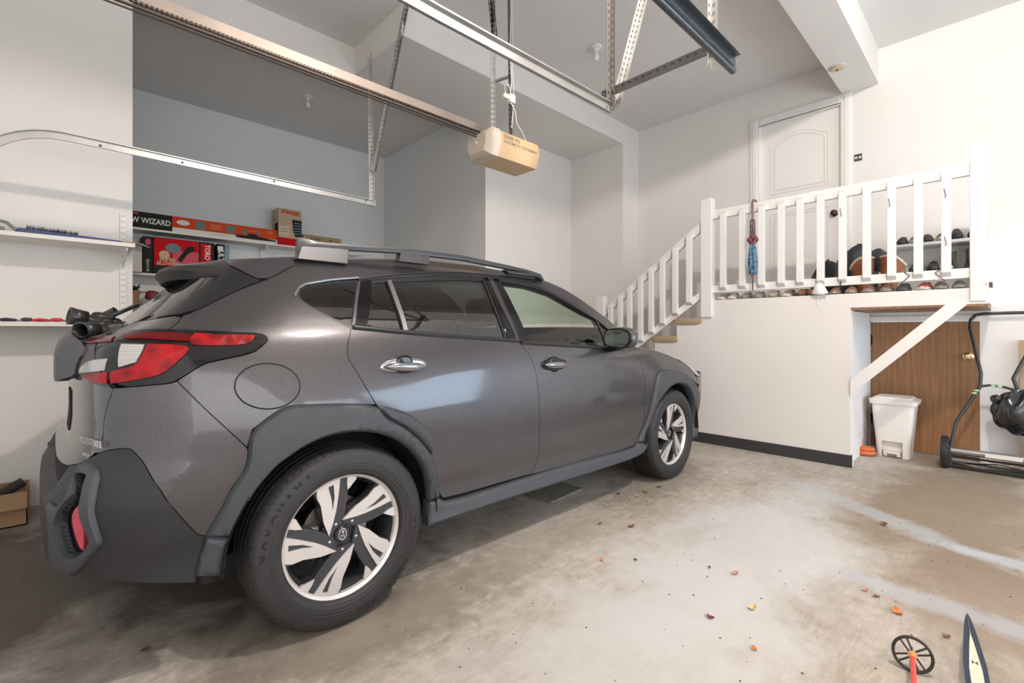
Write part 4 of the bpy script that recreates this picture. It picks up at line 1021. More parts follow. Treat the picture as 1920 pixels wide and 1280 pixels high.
# nails and bent wire hooks on the balusters
NAIL = mat('dark_wire', (.05, .04, .035), .4, .8)
for k, (y, z, lb) in enumerate(((.969, 2.164, 'bent nail in the baluster near the door knob'), (.644, 2.182, 'bent nail high on the baluster above the brown boots'), (.315, 2.190, 'bent nail high on the last baluster before the end post'), (.312, 1.83, 'bent nail low on the last baluster before the end post'))):
    o = MB().tube([(4.815, y, z + .035), (4.795, y, z + .032), (4.797, y - .006, z), (4.792, y - .012, z - .03), (4.797, y + .0, z - .034)], .0022, 6).build('bent_nail', NAIL, smooth=True); tag(o, lb, 'nail')
for k, (y, z, lb) in enumerate(((.522, 1.585, 'thin wire hook on the bottom rail under the second last baluster'), (.365, 1.592, 'thin wire hook on the bottom rail at the last baluster'), (.977, 1.570, 'black nail through the bottom rail right of the face mask'))):
    d = -1 if k == 1 else 1
    o = MB().tube([(4.853, y + .03*d, z + .04), (4.842, y - .004*d, z + .008), (4.84, y + .055*d, z - .06)] if k < 2 else [(4.853, y - .012, z + .05), (4.835, y - .006, z + .0), (4.83, y + .004, z - .045)], .003 if k < 2 else .006, 6).build('wire_hook', NAIL, smooth=True); tag(o, lb, 'hook')
# diagonal brace
b = MB(); V = []
for x in (4.828, 4.849):
    V += [(x, .905, .615), (x, .905, .742), (x, .308, 1.356), (x, .188, 1.356)]
b.add(V, [(0,1,2,3), (7,6,5,4), (0,4,5,1), (1,5,6,2), (2,6,7,3), (3,7,4,0)])
tag(b.build('diagonal_brace', TRIM, bevel=.002), 'white diagonal board bracing the corner of the landing', 'brace')
tag(MB().bb(4.80, 5.02, .06, .078, 1.478, 1.505).build('wood_offcut', mat('dark_brown_wood', (.10, .05, .035), .6)), 'short dark brown stick poking out past the end post', 'wood')
# ---- umbrella
um = empty('umbrella', (4.79, 1.666, 1.55)); tag(um, 'folded blue and red patterned umbrella hooked over the landing rail', 'umbrella')
h_ = MB(); pts = [(4.79, 1.666, 2.10), (4.79, 1.666, 2.37)] + [(4.79 + .032 * (1 - math.cos(a)), 1.666, 2.385 + .032 * math.sin(a)) for a in [R(20*i) for i in range(9)]] + [(4.862, 1.666, 2.401)]
pts = [(4.79, 1.666, 2.10), (4.79, 1.666, 2.385), (4.797, 1.666, 2.405), (4.815, 1.666, 2.414), (4.86, 1.666, 2.412), (4.895, 1.666, 2.408), (4.905, 1.666, 2.39)]
wp_(MB().tube(pts, .0095, 10).build('handle', mat('umbrella_handle', (.17, .10, .08), .4), smooth=True), um)
def pleat(z0, z1, rf, m_, nm, amp=.18):
    V = []; nz, na = 24, 32
    for i in range(nz + 1):
        t = i / nz
        for j in range(na):
            a = 2*math.pi*j/na; r = rf(t) * (1 + amp * math.cos(8*a + 4*t))
            V.append((4.79 + r * math.cos(a), 1.666 + r * math.sin(a), z0 + (z1 - z0) * t))
    F = [(i*na + j, i*na + (j+1) % na, (i+1)*na + (j+1) % na, (i+1)*na + j) for i in range(nz) for j in range(na)] + [tuple(range(na - 1, -1, -1)), tuple(nz*na + j for j in range(na))]
    return wp_(MB().add(V, F).build(nm, m_, smooth=True), um)
def fab(name, a, b_, c_):
    m = mat(name, a, .8); nt = m.node_tree; bs = nt.nodes['Principled BSDF']; tc = [n for n in nt.nodes if n.type == 'TEX_COORD'][0]
    n = nt.nodes.new('ShaderNodeTexNoise'); n.inputs['Scale'].default_value = 60; nt.links.new(tc.outputs['Object'], n.inputs['Vector'])
    nt.links.new(ramp(nt, n.outputs['Fac'], [(.38, a), (.5, b_), (.62, c_)]), bs.inputs['Base Color']); return m
pleat(1.70, 2.01, lambda t: .016 + .022 * math.sin(math.pi * min(1, .25 + t * .75)) , fab('blue_canopy', (.03, .07, .13), (.08, .19, .29), (.16, .29, .38)), 'canopy')
pleat(1.99, 2.07, lambda t: .050 - .028 * abs(t - .45) * 2, fab('red_canopy', (.05, .02, .03), (.22, .05, .07), (.30, .13, .12)), 'canopy_edge')
pleat(2.06, 2.22, lambda t: .026 - .008 * t, fab('red_blue_canopy', (.16, .05, .06), (.10, .09, .12), (.26, .20, .20)), 'folded_tips')
pleat(1.655, 1.71, lambda t: .008 + .010 * t, MATS['umbrella_handle'], 'ferrule_cap', 0)
wp_(MB().tube([(4.79, 1.666, 1.66), (4.79, 1.666, 1.545)], .005, 8).build('tip', NAIL, smooth=True), um)
# ---- face mask
fm = empty('face_mask', (4.80, 1.12, 1.50)); tag(fm, 'white face mask hanging by its loop from the landing bottom rail', 'mask')
MK = mat('mask_white', (.85, .86, .86), .7)
V = []; nn = 10
for i in range(nn + 1):
    t = i / nn
    for j in range(nn + 1):
        u = 2 * j / nn - 1
        wdt = .018 + .048 * t ** .8
        V.append((4.822 - .035 * math.sin(math.pi * min(1, t * .8)) * (1 - u*u), 1.128 + u * wdt - .006*t, 1.578 - .105 * t + .012 * u * u * t))
F = [(i*(nn+1) + j, i*(nn+1) + j + 1, (i+1)*(nn+1) + j + 1, (i+1)*(nn+1) + j) for i in range(nn) for j in range(nn)]
o = wp_(MB().add(V, F).build('mask_body', MK, smooth=True), fm); so = o.modifiers.new('s', 'SOLIDIFY'); so.thickness = .002
wp_(MB().tube([(4.82, 1.12, 1.575), (4.83, 1.128, 1.61), (4.85, 1.13, 1.64)], .002, 6).tube([(4.82, 1.14, 1.575), (4.83, 1.13, 1.61)], .002, 6).build('upper_loop', MK, smooth=True), fm)
wp_(MB().tube([(4.822 - .004, 1.10 + .038 * math.cos(a), 1.428 + .048 * math.sin(a)) for a in [2*math.pi*k/20 for k in range(20)]], .002, 6, closed=True).build('lower_loop', MK, smooth=True), fm)
# ---- shoes
def shoe_mesh(kind, L=.27, W=.095, H=.088):
    """sole and upper; toe towards -X (local), heel at +X"""
    n, m_ = 22, 14
    def width(t): return W * (.38 + .62 * math.sin(math.pi * min(1, (t * .93 + .07)) ** .62) ** .7) if t < .97 else W * .45
    def outline(t):   # half width along the length, t=0 toe .. 1 heel
        return W * .5 * (math.sin(math.pi * min(max(t, .0), 1.0) ** .75) ** .42) * (1 - .22 * math.exp(-((t - .62) / .16) ** 2)) + .002
    sole = MB(); V = []
    for k in range(n + 1):
        t = k / n; x = L * (t - 0.0); w_ = outline(t); lift = .012 * (1 - t) ** 4
        V += [(x, -w_, lift), (x, w_, lift), (x, w_ * 1.02, .024 + lift), (x, -w_ * 1.02, .024 + lift)]
    F = [(4*k + a, 4*k + (a+1) % 4, 4*k + 4 + (a+1) % 4, 4*k + 4 + a) for k in range(n) for a in range(4)] + [(3, 2, 1, 0), (4*n, 4*n + 1, 4*n + 2, 4*n + 3)]
    sole.add(V, F)
    up = MB(); V = []
    for k in range(n + 1):
        t = k / n; x = L * (.01 + .98 * t); w_ = outline(.02 + .96 * t) * .95
        if kind == 'slipper': hgt = .022 + .040 * math.sin(math.pi * min(1, t / .55)) ** .7 if t < .5 else .022 + .04 * max(0, 1 - (t - .5) * 8)
        else: hgt = .028 + (H - .03) * (1 / (1 + math.exp(-(t - .36) * 13))) * (.62 + .38 * min(1, abs(t - .62) * 3.4)) + .020 * math.sin(math.pi * min(1, t * 1.6)) 
        for j in range(m_ + 1):
            a = math.pi * j / m_
            V.append((x, w_ * math.cos(a) * (1 - .18 * math.sin(a)), .020 + .012*(1-t)**4 + max(.004, hgt - .02) * math.sin(a) ** .75))
    F = [(k*(m_+1) + j, k*(m_+1) + j + 1, (k+1)*(m_+1) + j + 1, (k+1)*(m_+1) + j) for k in range(n) for j in range(m_)]
    F += [tuple(range(m_, -1, -1)), tuple(n*(m_+1) + j for j in range(m_ + 1))]
    up.add(V, F)
    op = MB(); V = [(L * (.66 + .24 * math.cos(a)), W * .26 * math.sin(a), H * (.84 if kind != 'slipper' else .3)) for a in [2*math.pi*k/16 for k in range(16)]]
    V2 = [(x, y, z + .006) for x, y, z in V]
    op.add(V2, [tuple(range(16))])
    return sole, up, op
def shoe(name, loc, rz, kind, cu, cs, label, cat='shoe', group=None, sc=(1, 1, 1), laces=None, tilt=0):
    s_, u_, o_ = shoe_mesh(kind)
    r = empty(name, loc, rz); r.scale = sc; r.rotation_euler = (0, tilt, rz); tag(r, label, cat, group)
    s_.build('sole', cs, r, smooth=True, auto=60); u_.build('upper', cu, r, smooth=True, auto=60)
    if kind != 'slipper':
        o_.build('opening', BLK, r)
        lc = MB()
        for k in range(4):
            x = .27 * (.34 + .055 * k); z = .050 + .007 * k
            lc.tube([(x, -.024, z - .006), (x, 0, z + .006), (x, .024, z - .006)], .0028, 6)
        lc.build('laces', laces or cs, r, smooth=True)
    return r
def shm(n, c, r=.75): return mat(n, c, r, noise=.25, nscale=25, bump=.2, bscale=150)
G_ = shm('shoe_grey', (.33, .31, .28)); GS = shm('sole_grey', (.26, .245, .22)); WS = shm('sole_white', (.62, .57, .50)); CR = shm('shoe_cream', (.60, .50, .38))
OB = shm('leather_orange_brown', (.42, .15, .06)); TB = shm('leather_tan', (.36, .22, .15)); PB = shm('leather_pinkish_brown', (.42, .22, .16)); DK = shm('shoe_dark', (.05, .05, .055)); SD = shm('sole_dark', (.075, .07, .065)); RDs = shm('shoe_red', (.42, .05, .04)); OL = shm('shoe_olive', (.12, .115, .09)); KH = shm('khaki_suede', (.27, .20, .14))
row = [(2.020, G_, WS, 'a', 'worn white-soled grey shoe first beside the newel post'), (1.905, CR, WS, 'a', 'white-soled cream shoe second from the newel post'),
 (1.785, G_, GS, 'a', 'grey shoe third from the newel post'), (1.665, G_, GS, 'a', 'grey shoe just below the umbrella tip'),
 (1.535, CR, GS, 'a', 'cream shoe first right of the umbrella tip'), (1.420, G_, WS, 'a', 'white-toed grey shoe second right of the umbrella tip'),
 (1.305, OB, SD, 'a', 'orange brown leather shoe tilted on its side, left of the face mask'), (1.195, OB, SD, 'a', 'orange brown leather shoe partly behind the face mask'),
 (1.030, PB, GS, 'a', 'pinkish brown shoe first right of the face mask'), (.915, PB, GS, 'a', 'wide pinkish brown shoe second right of the face mask'),
 (.798, TB, GS, 'a', 'round-toed tan shoe third right of the face mask'), (.680, KH, GS, 'a', 'round-toed khaki shoe with orange side under the brown boots'),
 (.575, DK, SD, 'a', 'black shoe lying left of the red and white shoe'), (.450, RDs, WS, 'a', 'red shoe with white sole in the row at the landing edge'),
 (.335, OL, GS, 'a', 'dark grey shoe second from the end post'), (.232, OL, GS, 'a', 'dark grey shoe first beside the end post')]
for k, (y, cu, cs, kd, lb) in enumerate(row):
    shoe('shoe', (4.862 + .006 * (k % 3), y, DZ), R((k * 37) % 13 - 6), 'a', cu, cs, lb, group='shoes lined up along the landing edge', sc=(1, .92, .88))
# ---- boots
CUFF = mat('cream_fleece', (.78, .66, .50), 1, bump=1, bscale=250); SUEDE = mat('rust_suede', (.35, .125, .055), .9, noise=.35, nscale=20, bump=.4, bscale=120)
def boot(y, lean, lb):
    r = empty('winter_boot', (5.24, y, DZ)); tag(r, lb, 'boot', 'pair of rust suede boots')
    V = []; n, m_ = 14, 20
    for i in range(n + 1):
        t = i / n; z = .02 + .31 * t; rx = .075 + .01 * t; ry = .052 + .030 * t; dy = lean * t ** 2
        for j in range(m_):
            a = 2*math.pi*j/m_
            V.append((rx * math.cos(a) * (1 + .04 * math.sin(9*t + 2*a)), dy + ry * math.sin(a) * (1 + .04*math.cos(7*t)), z - .085 * t * max(0, math.sin(a) * (1 if lean > 0 else -1)) ** 1.5))
    F = [(i*m_ + j, i*m_ + (j+1) % m_, (i+1)*m_ + (j+1) % m_, (i+1)*m_ + j) for i in range(n) for j in range(m_)] + [tuple(range(m_ - 1, -1, -1))]
    b = MB().add(V, F); b.blob((.07, 0, .045), (.09, .052, .045), 2, .04, 18, 10, p=2.5)
    b.build('shaft', SUEDE, r, smooth=True)
    MB().tube([(.086 * math.cos(a), lean + .084 * math.sin(a), .332 - .085 * max(0, math.sin(a) * (1 if lean > 0 else -1)) ** 1.5) for a in [2*math.pi*k/20 for k in range(20)]], .011, 8, closed=True).build('fleece_cuff', CUFF, r, smooth=True)
    MB().tube([(.03 + .10 * math.cos(a), .05 * math.sin(a), .012) for a in [2*math.pi*k/20 for k in range(20)]], .012, 8, closed=True).build('sole', WS, r, smooth=True)
boot(.862, .030, 'left of the two rust suede boots with cream fleece cuffs'); boot(.700, -.030, 'right of the two rust suede boots with cream fleece cuffs')
# ---- heap of dark clothes on the landing
CL = mat('charcoal_cloth', (.060, .062, .070), .85, noise=.5, nscale=9, bump=.6, bscale=40); CL2 = mat('black_padded_cloth', (.018, .018, .022), .7, bump=.5, bscale=30)
c1 = MB(); c1.blob((5.66, 1.00, DZ + .25), (.14, .165, .265), 7, .10, 40, 24); o = c1.build('jacket', CL, smooth=True); tag(o, 'charcoal jacket heaped on the landing behind the rust boots', 'jacket')
c1 = MB(); c1.blob((5.36, 1.17, DZ + .16), (.10, .145, .19), 9, .13, 36, 20); o = c1.build('backpack', CL2, smooth=True); tag(o, 'black padded bag slumped against the charcoal jacket', 'bag')
c1 = MB(); c1.blob((5.42, .80, DZ + .33), (.075, .09, .10), 4, .12, 30, 18); o = c1.build('hat', CL, smooth=True); tag(o, 'dark grey cap on top of the clothes near the shoe shelf', 'hat')
# ---- shoe shelf
ss = empty('shoe_shelf', (5.72, .45, DZ)); tag(ss, 'white wooden shoe shelf against the back wall of the landing', 'shelf')
for nm, a in (('top_board', (5.58, 5.875, .10, .765, 1.925, 1.95)), ('side_board', (5.60, 5.875, .745, .765, DZ, 1.925)), ('side_board', (5.60, 5.875, .10, .12, DZ, 1.925)), ('bottom_board', (5.60, 5.875, .12, .745, 1.675, 1.695))):
    wp_(MB().bb(*a).build(nm, TRIM, bevel=.002), ss)
MB_ = [(.66, 1.951, DK, SD, 'a', 'dark slipper with tan lining at the left end of the shelf top', 0), (.57, 1.951, KH, WS, 'a', 'tan suede shoe on the left of the shelf top', 0),
 (.47, 1.951, DK, SD, 'a', 'dark shoe in the middle of the shelf top', R(8)), (.395, 1.951, OL, WS, 'a', 'dark olive shoe with white stripe on the shelf top', R(-6)),
 (.285, 1.951, DK, DK, 'b', 'polished black shoe left of the pair at the right end of the shelf top', R(4)), (.185, 1.951, DK, DK, 'b', 'polished black shoe at the far right end of the shelf top', R(-4))]
for (y, z, cu, cs, kd, lb, a) in MB_: shoe('shoe', (5.59, y, z), a, 'a', cu, cs, lb, group='shoes on top of the shoe shelf', sc=(.98, .88, 1.3 if kd == 'b' else 1.05))
for (y, cu, cs, sx, lb) in ((.68, DK, WS, .9, 'black trainer inside the shoe shelf beside the rust boots'), (.57, SD, SD, 1.0, 'black shoe second inside the shoe shelf'), (.445, mat('black_gloss_leather', (.03, .032, .03), .25), SD, 1.15, 'shiny black shoe in the middle inside the shoe shelf'), (.35, PB, WS, .9, 'pinkish shoe right of the shiny black one inside the shelf')):
    shoe('shoe', (5.59, y, 1.696), 0, 'a', cu, cs, lb, group='shoes inside the shoe shelf', sc=(.98, .90, sx))
for (y, lb, s_) in ((.275, 'olive drawstring pouch inside the right of the shoe shelf', 1.0), (.175, 'olive drawstring pouch partly hidden by the end post', 1.1)):
    V = []; n, m_ = 12, 24
    for i in range(n + 1):
        t = i / n; r_ = .032 + .022 * math.sin(t * 2.4); 
        for j in range(m_):
            a = 2*math.pi*j/m_; rr = r_ * (1 + .10 * math.sin(9*a) * t)
            V.append((5.66 + rr * math.cos(a), y + rr * math.sin(a), 1.696 + .155 * s_ * t))
    F = [(i*m_ + j, i*m_ + (j+1) % m_, (i+1)*m_ + (j+1) % m_, (i+1)*m_ + j) for i in range(n) for j in range(m_)] + [tuple(range(m_ - 1, -1, -1)), tuple(n*m_ + j for j in range(m_))]
    tag(MB().add(V, F).build('pouch', OL, smooth=True), lb, 'pouch')
shoe('sandal', (5.44, 1.44, DZ), R(5), 'a', DK, SD, 'small black shoe alone on the landing near the door', sc=(.9, 1, .9))
shoe('sandal', (5.42, 1.34, DZ), R(-8), 'a', mat('mauve_leather', (.17, .09, .09), .6), SD, 'small mauve shoe on the landing near the door', sc=(.9, 1, .9))
# loose outlet plate on the back wall
ot = MB().bb(XB - .006, XB, 1.00, 1.065, 2.885, 2.955).build('outlet_plate', mat('bronze_plate', (.09, .07, .05), .5, .5), bevel=.001); tag(ot, 'small dark duplex outlet plate on the bright wall right of the door', 'outlet')
for y in (1.016, 1.049):
    M = Matrix.Translation((XB - .0065, y, 2.92)) @ Matrix.Rotation(R(90), 4, 'Y')
    MB().lathe([(.0, .0), (.012, .0)], 16, M).build('socket_face', mat('ivory', (.7, .66, .6), .5), ot)
# ------------------------------------------------------------------ steel tracks and opener
def perf_mat(name, col, p=.038, r=.0062, metal=.7, half=.016):
    m = mat(name, col, .42, metal, noise=.35, nscale=6); nt = m.node_tree; b = nt.nodes['Principled BSDF']; L = nt.links.new; N_ = nt.nodes.new
    tc = [n for n in nt.nodes if n.type == 'TEX_COORD'][0]; sp = N_('ShaderNodeSeparateXYZ'); L(tc.outputs['Object'], sp.inputs[0])
    def M_(op, a, b_=None):
        n = N_('ShaderNodeMath'); n.operation = op
        for i, q in enumerate((a, b_)):
            if q is None: continue
            if isinstance(q, (int, float)): n.inputs[i].default_value = q
            else: L(q, n.inputs[i])
        return n.outputs[0]
    u = M_('SUBTRACT', M_('MAXIMUM', sp.outputs['X'], sp.outputs['Y']), half)
    v = M_('MULTIPLY', M_('SUBTRACT', M_('FRACT', M_('DIVIDE', sp.outputs['Z'], p)), .5), p * .62)
    d = M_('SQRT', M_('ADD', M_('MULTIPLY', u, u), M_('MULTIPLY', v, v)))
    al = M_('GREATER_THAN', d, r); L(al, b.inputs['Alpha']); return m
PERF = perf_mat('perforated_galvanised_angle', (.30, .28, .25)); PERFW = perf_mat('pale_galvanised_angle', (.62, .60, .57)); PERFB = perf_mat('dull_grey_angle', (.20, .19, .18))
GALV = mat('galvanised_track', (.46, .45, .43), .36, .75, noise=.3, nscale=5, bump=.1, bscale=30); STL = mat('dark_blued_steel', (.11, .125, .14), .32, .85, noise=.25, nscale=8)
def perf(name, a, b, xdir, m_, parent, w_=.032, t=.0022):
    a = Vector(a); b = Vector(b); z = (b - a).normalized(); x = Vector(xdir); x = (x - z * x.dot(z)).normalized(); y = z.cross(x)
    L = (b - a).length; g = MB(); g.bb(0, w_, 0, t, 0, L); g.bb(0, t, t, w_, 0, L)
    o = g.build(name, m_); M = Matrix(((x.x, y.x, z.x, a.x), (x.y, y.y, z.y, a.y), (x.z, y.z, z.z, a.z), (0, 0, 0, 1)))
    if parent is not None: M = Matrix.Translation(parent.location).inverted() @ M; o.parent = parent
    o.matrix_local = M; return o
def channel(name, pts, m_, open_dir, parent, hgt=.050, dep=.016, lip=.006, t=.003):
    """C-section door track along a path in the XZ plane; open_dir = side (+1/-1 in Y) that the mouth faces"""
    sec = [(0, -hgt/2), (0, hgt/2), (dep, hgt/2), (dep, hgt/2 - lip), (dep - t, hgt/2 - lip), (dep - t, hgt/2 - t), (t, hgt/2 - t), (t, -hgt/2 + t), (dep, -hgt/2 + t), (dep, -hgt/2)]
    P = [Vector(p) for p in pts]; V = []; k = len(sec)
    for i, p in enumerate(P):
        tg = (P[min(i+1, len(P)-1)] - P[max(i-1, 0)]).normalized(); nrm = Vector((-tg.z, 0, tg.x)) if abs(tg.x) + abs(tg.z) > 0 else Vector((0, 0, 1))
        if nrm.z < 0 and abs(tg.x) > abs(tg.z): nrm = -nrm
        for (u, v) in sec: V.append(p + Vector((0, open_dir * u, 0)) + nrm * v)
    F = [(i*k + j, i*k + (j+1) % k, (i+1)*k + (j+1) % k, (i+1)*k + j) for i in range(len(P)-1) for j in range(k)] + [tuple(range(k)), tuple((len(P)-1)*k + j for j in range(k-1, -1, -1))]
    o = MB().add(V, F).build(name, m_, smooth=True, auto=30)
    if parent is not None: wp_(o, parent)
    return o
def bolt(x, y, z, parent, sg=-1):
    M = Matrix.Translation((x, y, z)) @ Matrix.Rotation(R(90 * -sg), 4, 'X')
    o = MB().lathe([(.008, 0), (.008, .005), (.0, .006)], 6, M).build('bolt', mat('rusty_bolt', (.14, .08, .06), .6, .6)); wp_(o, parent)
# left track: curves down towards the door
tl = empty('garage_door_track', (.9, 3.86, 2.29)); tag(tl, 'galvanised garage door track on the left, curving down at the door end', 'track')
cur = [(-.36 + 0, 3.86, 1.2)] + [(-.36 + .40 * (1 - math.cos(a)), 3.86, 1.905 + .40 * math.sin(a)) for a in [R(9*k) for k in range(11)]] + [(.3, 3.86, 2.303), (.8, 3.86, 2.296), (2.04, 3.86, 2.283)]
channel('track_channel', cur, GALV, -1, tl)
perf('hanger', (2.02, 3.87, 2.25), (2.06, 3.99, 3.68), (-1, 0, 0), PERFW, tl)
perf('diagonal_hanger', (2.03, 3.85, 2.56), (2.16, 3.53, 3.92), (-1, 0, 0), PERF, tl)
for x in (1.95, .62, .20, 1.2): bolt(x, 3.858, 2.295, tl)
tr = empty('garage_door_track', (1.2, 1.42, 2.31)); tag(tr, 'bright galvanised garage door track running overhead beside the opener', 'track')
channel('track_channel', [(-.3, 1.42, 2.30), (1.0, 1.42, 2.295), (2.065, 1.42, 2.31)], GALV, -1, tr, hgt=.058)
perf('hanger', (2.07, 1.42, 2.29), (2.085, 1.42, 3.95), (-1, 0, 0), PERF, tr)
perf('diagonal_hanger', (2.11, 1.42, 2.32), (2.75, 1.42, 3.92), (-1, 0, 0), PERFW, tr, w_=.036)
perf('cross_angle', (2.075, 1.475, 2.418), (2.075, .86, 2.418), (0, 0, -1), PERFB, tr, w_=.046)
for x, z in ((2.04, 2.33), (2.06, 2.375)): bolt(x, 1.388, z, tr)
t2 = empty('garage_door_track', (1.6, .86, 2.36)); tag(t2, 'dark steel track of the neighbouring door at the top of the picture', 'track')
g = MB(); g.bb(-.2, 2.20, .838, .842, 2.345, 2.385); g.bb(-.2, 2.20, .815, .842, 2.385, 2.389); wp_(g.build('track_angle', STL), t2)
wp_(MB().tube([(-.2, .862, 2.345), (2.235, .862, 2.345)], .016, 16).build('track_tube', STL, smooth=True), t2)
perf('hanger', (2.09, .905, 2.305), (2.10, .905, 3.95), (-1, 0, 0), PERFW, t2)
# opener
OX = 2.235; opn = empty('garage_door_opener', (2.45, 2.60, 2.5)); tag(opn, 'tan and cream chain drive garage door opener hanging from the ceiling', 'opener')
TAN = mat('tan_enamel', (.66, .45, .25), .45); TAN2 = TAN; CREAM = mat('cream_plastic', (.66, .55, .46), .45)
sec = [(2.472, 2.575), (2.452, 2.545), (2.452, 2.475), (2.485, 2.392), (2.715, 2.392), (2.748, 2.475), (2.748, 2.545), (2.728, 2.575)]
Myz = Matrix(((0, 0, 1, 0), (1, 0, 0, 0), (0, 1, 0, 0), (0, 0, 0, 1)))
wp_(MB().prism(sec, 2.245, 2.635, Myz).build('housing', TAN, bevel=.003), opn)
cap = MB(); cy, cz = 2.60, 2.484
rings = [(2.250, 1.04), (2.195, 1.04), (2.175, .93), (2.155, .70), (2.152, .66)]
V = []
for x, s_ in rings: V += [(x, cy + (a - cy) * s_, cz + (b - cz) * s_) for a, b in sec]
F = [(i*8 + j, i*8 + (j+1) % 8, (i+1)*8 + (j+1) % 8, (i+1)*8 + j) for i in range(len(rings)-1) for j in range(8)] + [tuple((len(rings)-1)*8 + j for j in range(7, -1, -1)), tuple(range(8))]
wp_(cap.add(V, F).build('end_cap', CREAM, bevel=.002), opn)
cap = MB(); V = []
for x, s_ in ((2.632, 1.0), (2.65, 1.0), (2.655, .96)): V += [(x, cy + (a - cy) * s_, cz + (b - cz) * s_) for a, b in sec]
wp_(cap.add(V, [(i*8 + j, i*8 + (j+1) % 8, (i+1)*8 + (j+1) % 8, (i+1)*8 + j) for i in range(2) for j in range(8)] + [tuple(range(8)), tuple(16 + j for j in range(7, -1, -1))]).build('end_cap', TAN), opn)
Mt = frame((2.46, 2.4515, 2.525), (1, 0, 0), (0, 0, 1)); GR_ = mat('faded_grey_print', (.25, .20, .15), .6)
wp_(text_mesh('GENIE 450', .036, frame((2.36, 2.4515, 2.532), (1, 0, 0), (0, 0, 1)), GR_, 'lettering', ext=.0003, font_bold=.0008), opn)
wp_(text_mesh('AUTOMATIC DOORMAN', .030, frame((2.45, 2.4515, 2.497), (1, 0, 0), (0, 0, 1)), GR_, 'lettering', ext=.0003, font_bold=.0008), opn)
M = Matrix.Translation((2.153, 2.60, 2.49)) @ Matrix.Rotation(R(-90), 4, 'Y')
wp_(MB().lathe([(.010, 0), (.009, .006), (0, .007)], 12, M).build('button', mat('white_button', (.85, .82, .78), .4)), opn)
wp_(MB().bb(2.25, 2.72, 2.57, 2.63, 2.578, 2.60).bb(2.25, 2.72, 2.565, 2.568, 2.578, 2.612).build('mounting_plate', GALV), opn)
rm = mat('weathered_rail_steel', (.27, .23, .20), .45, .6, noise=.3, nscale=4)
wp_(MB().bb(-.6, 2.28, 2.588, 2.592, 2.565, 2.625).bb(-.6, 2.28, 2.592, 2.645, 2.621, 2.625).build('opener_rail', rm), opn)
wp_(MB().bb(-.6, 2.28, 2.585, 2.60, 2.545, 2.552).build('lower_rail', mat('brown_rail', (.09, .06, .045), .5, .5)), opn)
ch = MB(); n = 150
for i in range(n):
    x = -.5 + 2.72 * i / n
    ch.bb(x, x + .0125, 2.576, 2.586, 2.558, 2.570)
ch.build; wp_(ch.build('drive_chain', mat('oily_chain', (.05, .035, .025), .4, .7)), opn).__setitem__('kind', 'stuff')
wp_(MB().tube([(-.5, 2.598, 2.532), (2.25, 2.598, 2.532)], .004, 6).build('return_cable', mat('oily_chain', (0, 0, 0))), opn)
perf('hanger', (2.30, 2.585, 2.60), (2.30, 2.585, 3.95), (-1, 0, 0), PERFW, opn, w_=.026)
perf('hanger', (2.53, 2.66, 2.60), (2.51, 2.66, 3.95), (0, -1, 0), PERFB, opn, w_=.036)
perf('hanger_brace', (2.315, 2.585, 3.30), (2.22, 2.585, 3.95), (-1, 0, 0), PERFB, opn, w_=.03)
perf('hanger_brace', (2.30, 2.56, 2.955), (2.56, 2.66, 3.13), (0, 0, 1), PERFB, opn, w_=.022)
sk = empty('power_socket', (2.49, 2.60, 2.92)); tag(sk, 'white electrical junction box with plug on the opener hanger', 'socket'); WP = mat('white_plastic', (.75, .72, .66), .45)
wp_(MB().bb(2.47, 2.53, 2.585, 2.625, 2.89, 2.955).build('box', WP, bevel=.006), sk)
wp_(MB().bb(2.415, 2.47, 2.59, 2.62, 2.905, 2.94).build('plug', WP, bevel=.005), sk)
wp_(MB().tube([(2.49, 2.62, 3.95), (2.495, 2.60, 3.6), (2.485, 2.60, 3.3), (2.50, 2.60, 3.05), (2.49, 2.605, 2.95)], .005, 8).tube([(2.51, 2.615, 3.95), (2.52, 2.61, 3.5), (2.505, 2.60, 3.2), (2.53, 2.61, 3.0), (2.525, 2.61, 2.85), (2.50, 2.60, 2.70)], .004, 8).tube([(2.44, 2.60, 2.94), (2.41, 2.59, 2.99), (2.47, 2.60, 3.02), (2.49, 2.60, 2.96)], .004, 8).tube([(2.49, 2.60, 2.89), (2.53, 2.59, 2.83), (2.54, 2.585, 2.74), (2.60, 2.58, 2.68), (2.64, 2.58, 2.62)], .004, 8).build('cable', mat('cream_cable', (.68, .63, .55), .5), smooth=True), sk)
# lamp holders
PORC = mat('white_porcelain', (.78, .76, .72), .3); GLB = mat('frosted_bulb', (.80, .78, .74), .25, coat=.5)
def lampholder(x, y, z, lb, lit=False):
    r = empty('lamp_holder', (x, y, z)); tag(r, lb, 'lamp')
    MB().lathe([(0, 0), (.058, 0), (.060, -.008), (.052, -.018), (.026, -.022), (.024, -.048), (.0, -.05)], 32).build('base', PORC, r, smooth=True)
    MB().lathe([(.013, -.045), (.014, -.062), (.024, -.085), (.028, -.105), (.022, -.127), (.010, -.137), (0, -.139)], 24).build('bulb', mat('lit_bulb', (1, .9, .8), emit=((1, .88, .72), 20)) if lit else GLB, r, smooth=True)
lh = empty('lamp_holder', (BULB[0], BULB[1], HC)); tag(lh, 'white ceiling lamp holder in the neighbouring bay', 'lamp')
MB().lathe([(0, 0), (.058, 0), (.060, -.006), (.040, -.010), (0, -.012)], 32).build('base', PORC, lh, smooth=True)
lampholder(3.83, 2.785, HC, 'unlit bare bulb on the ceiling above the front of the car')
lampholder(2.164, 5.749, HC, 'unlit bare bulb on the ceiling of the storage alcove')
sd = empty('smoke_detector', (5.236, 1.08, 3.61)); tag(sd, 'round yellowed smoke detector under the ceiling beam', 'smoke detector')
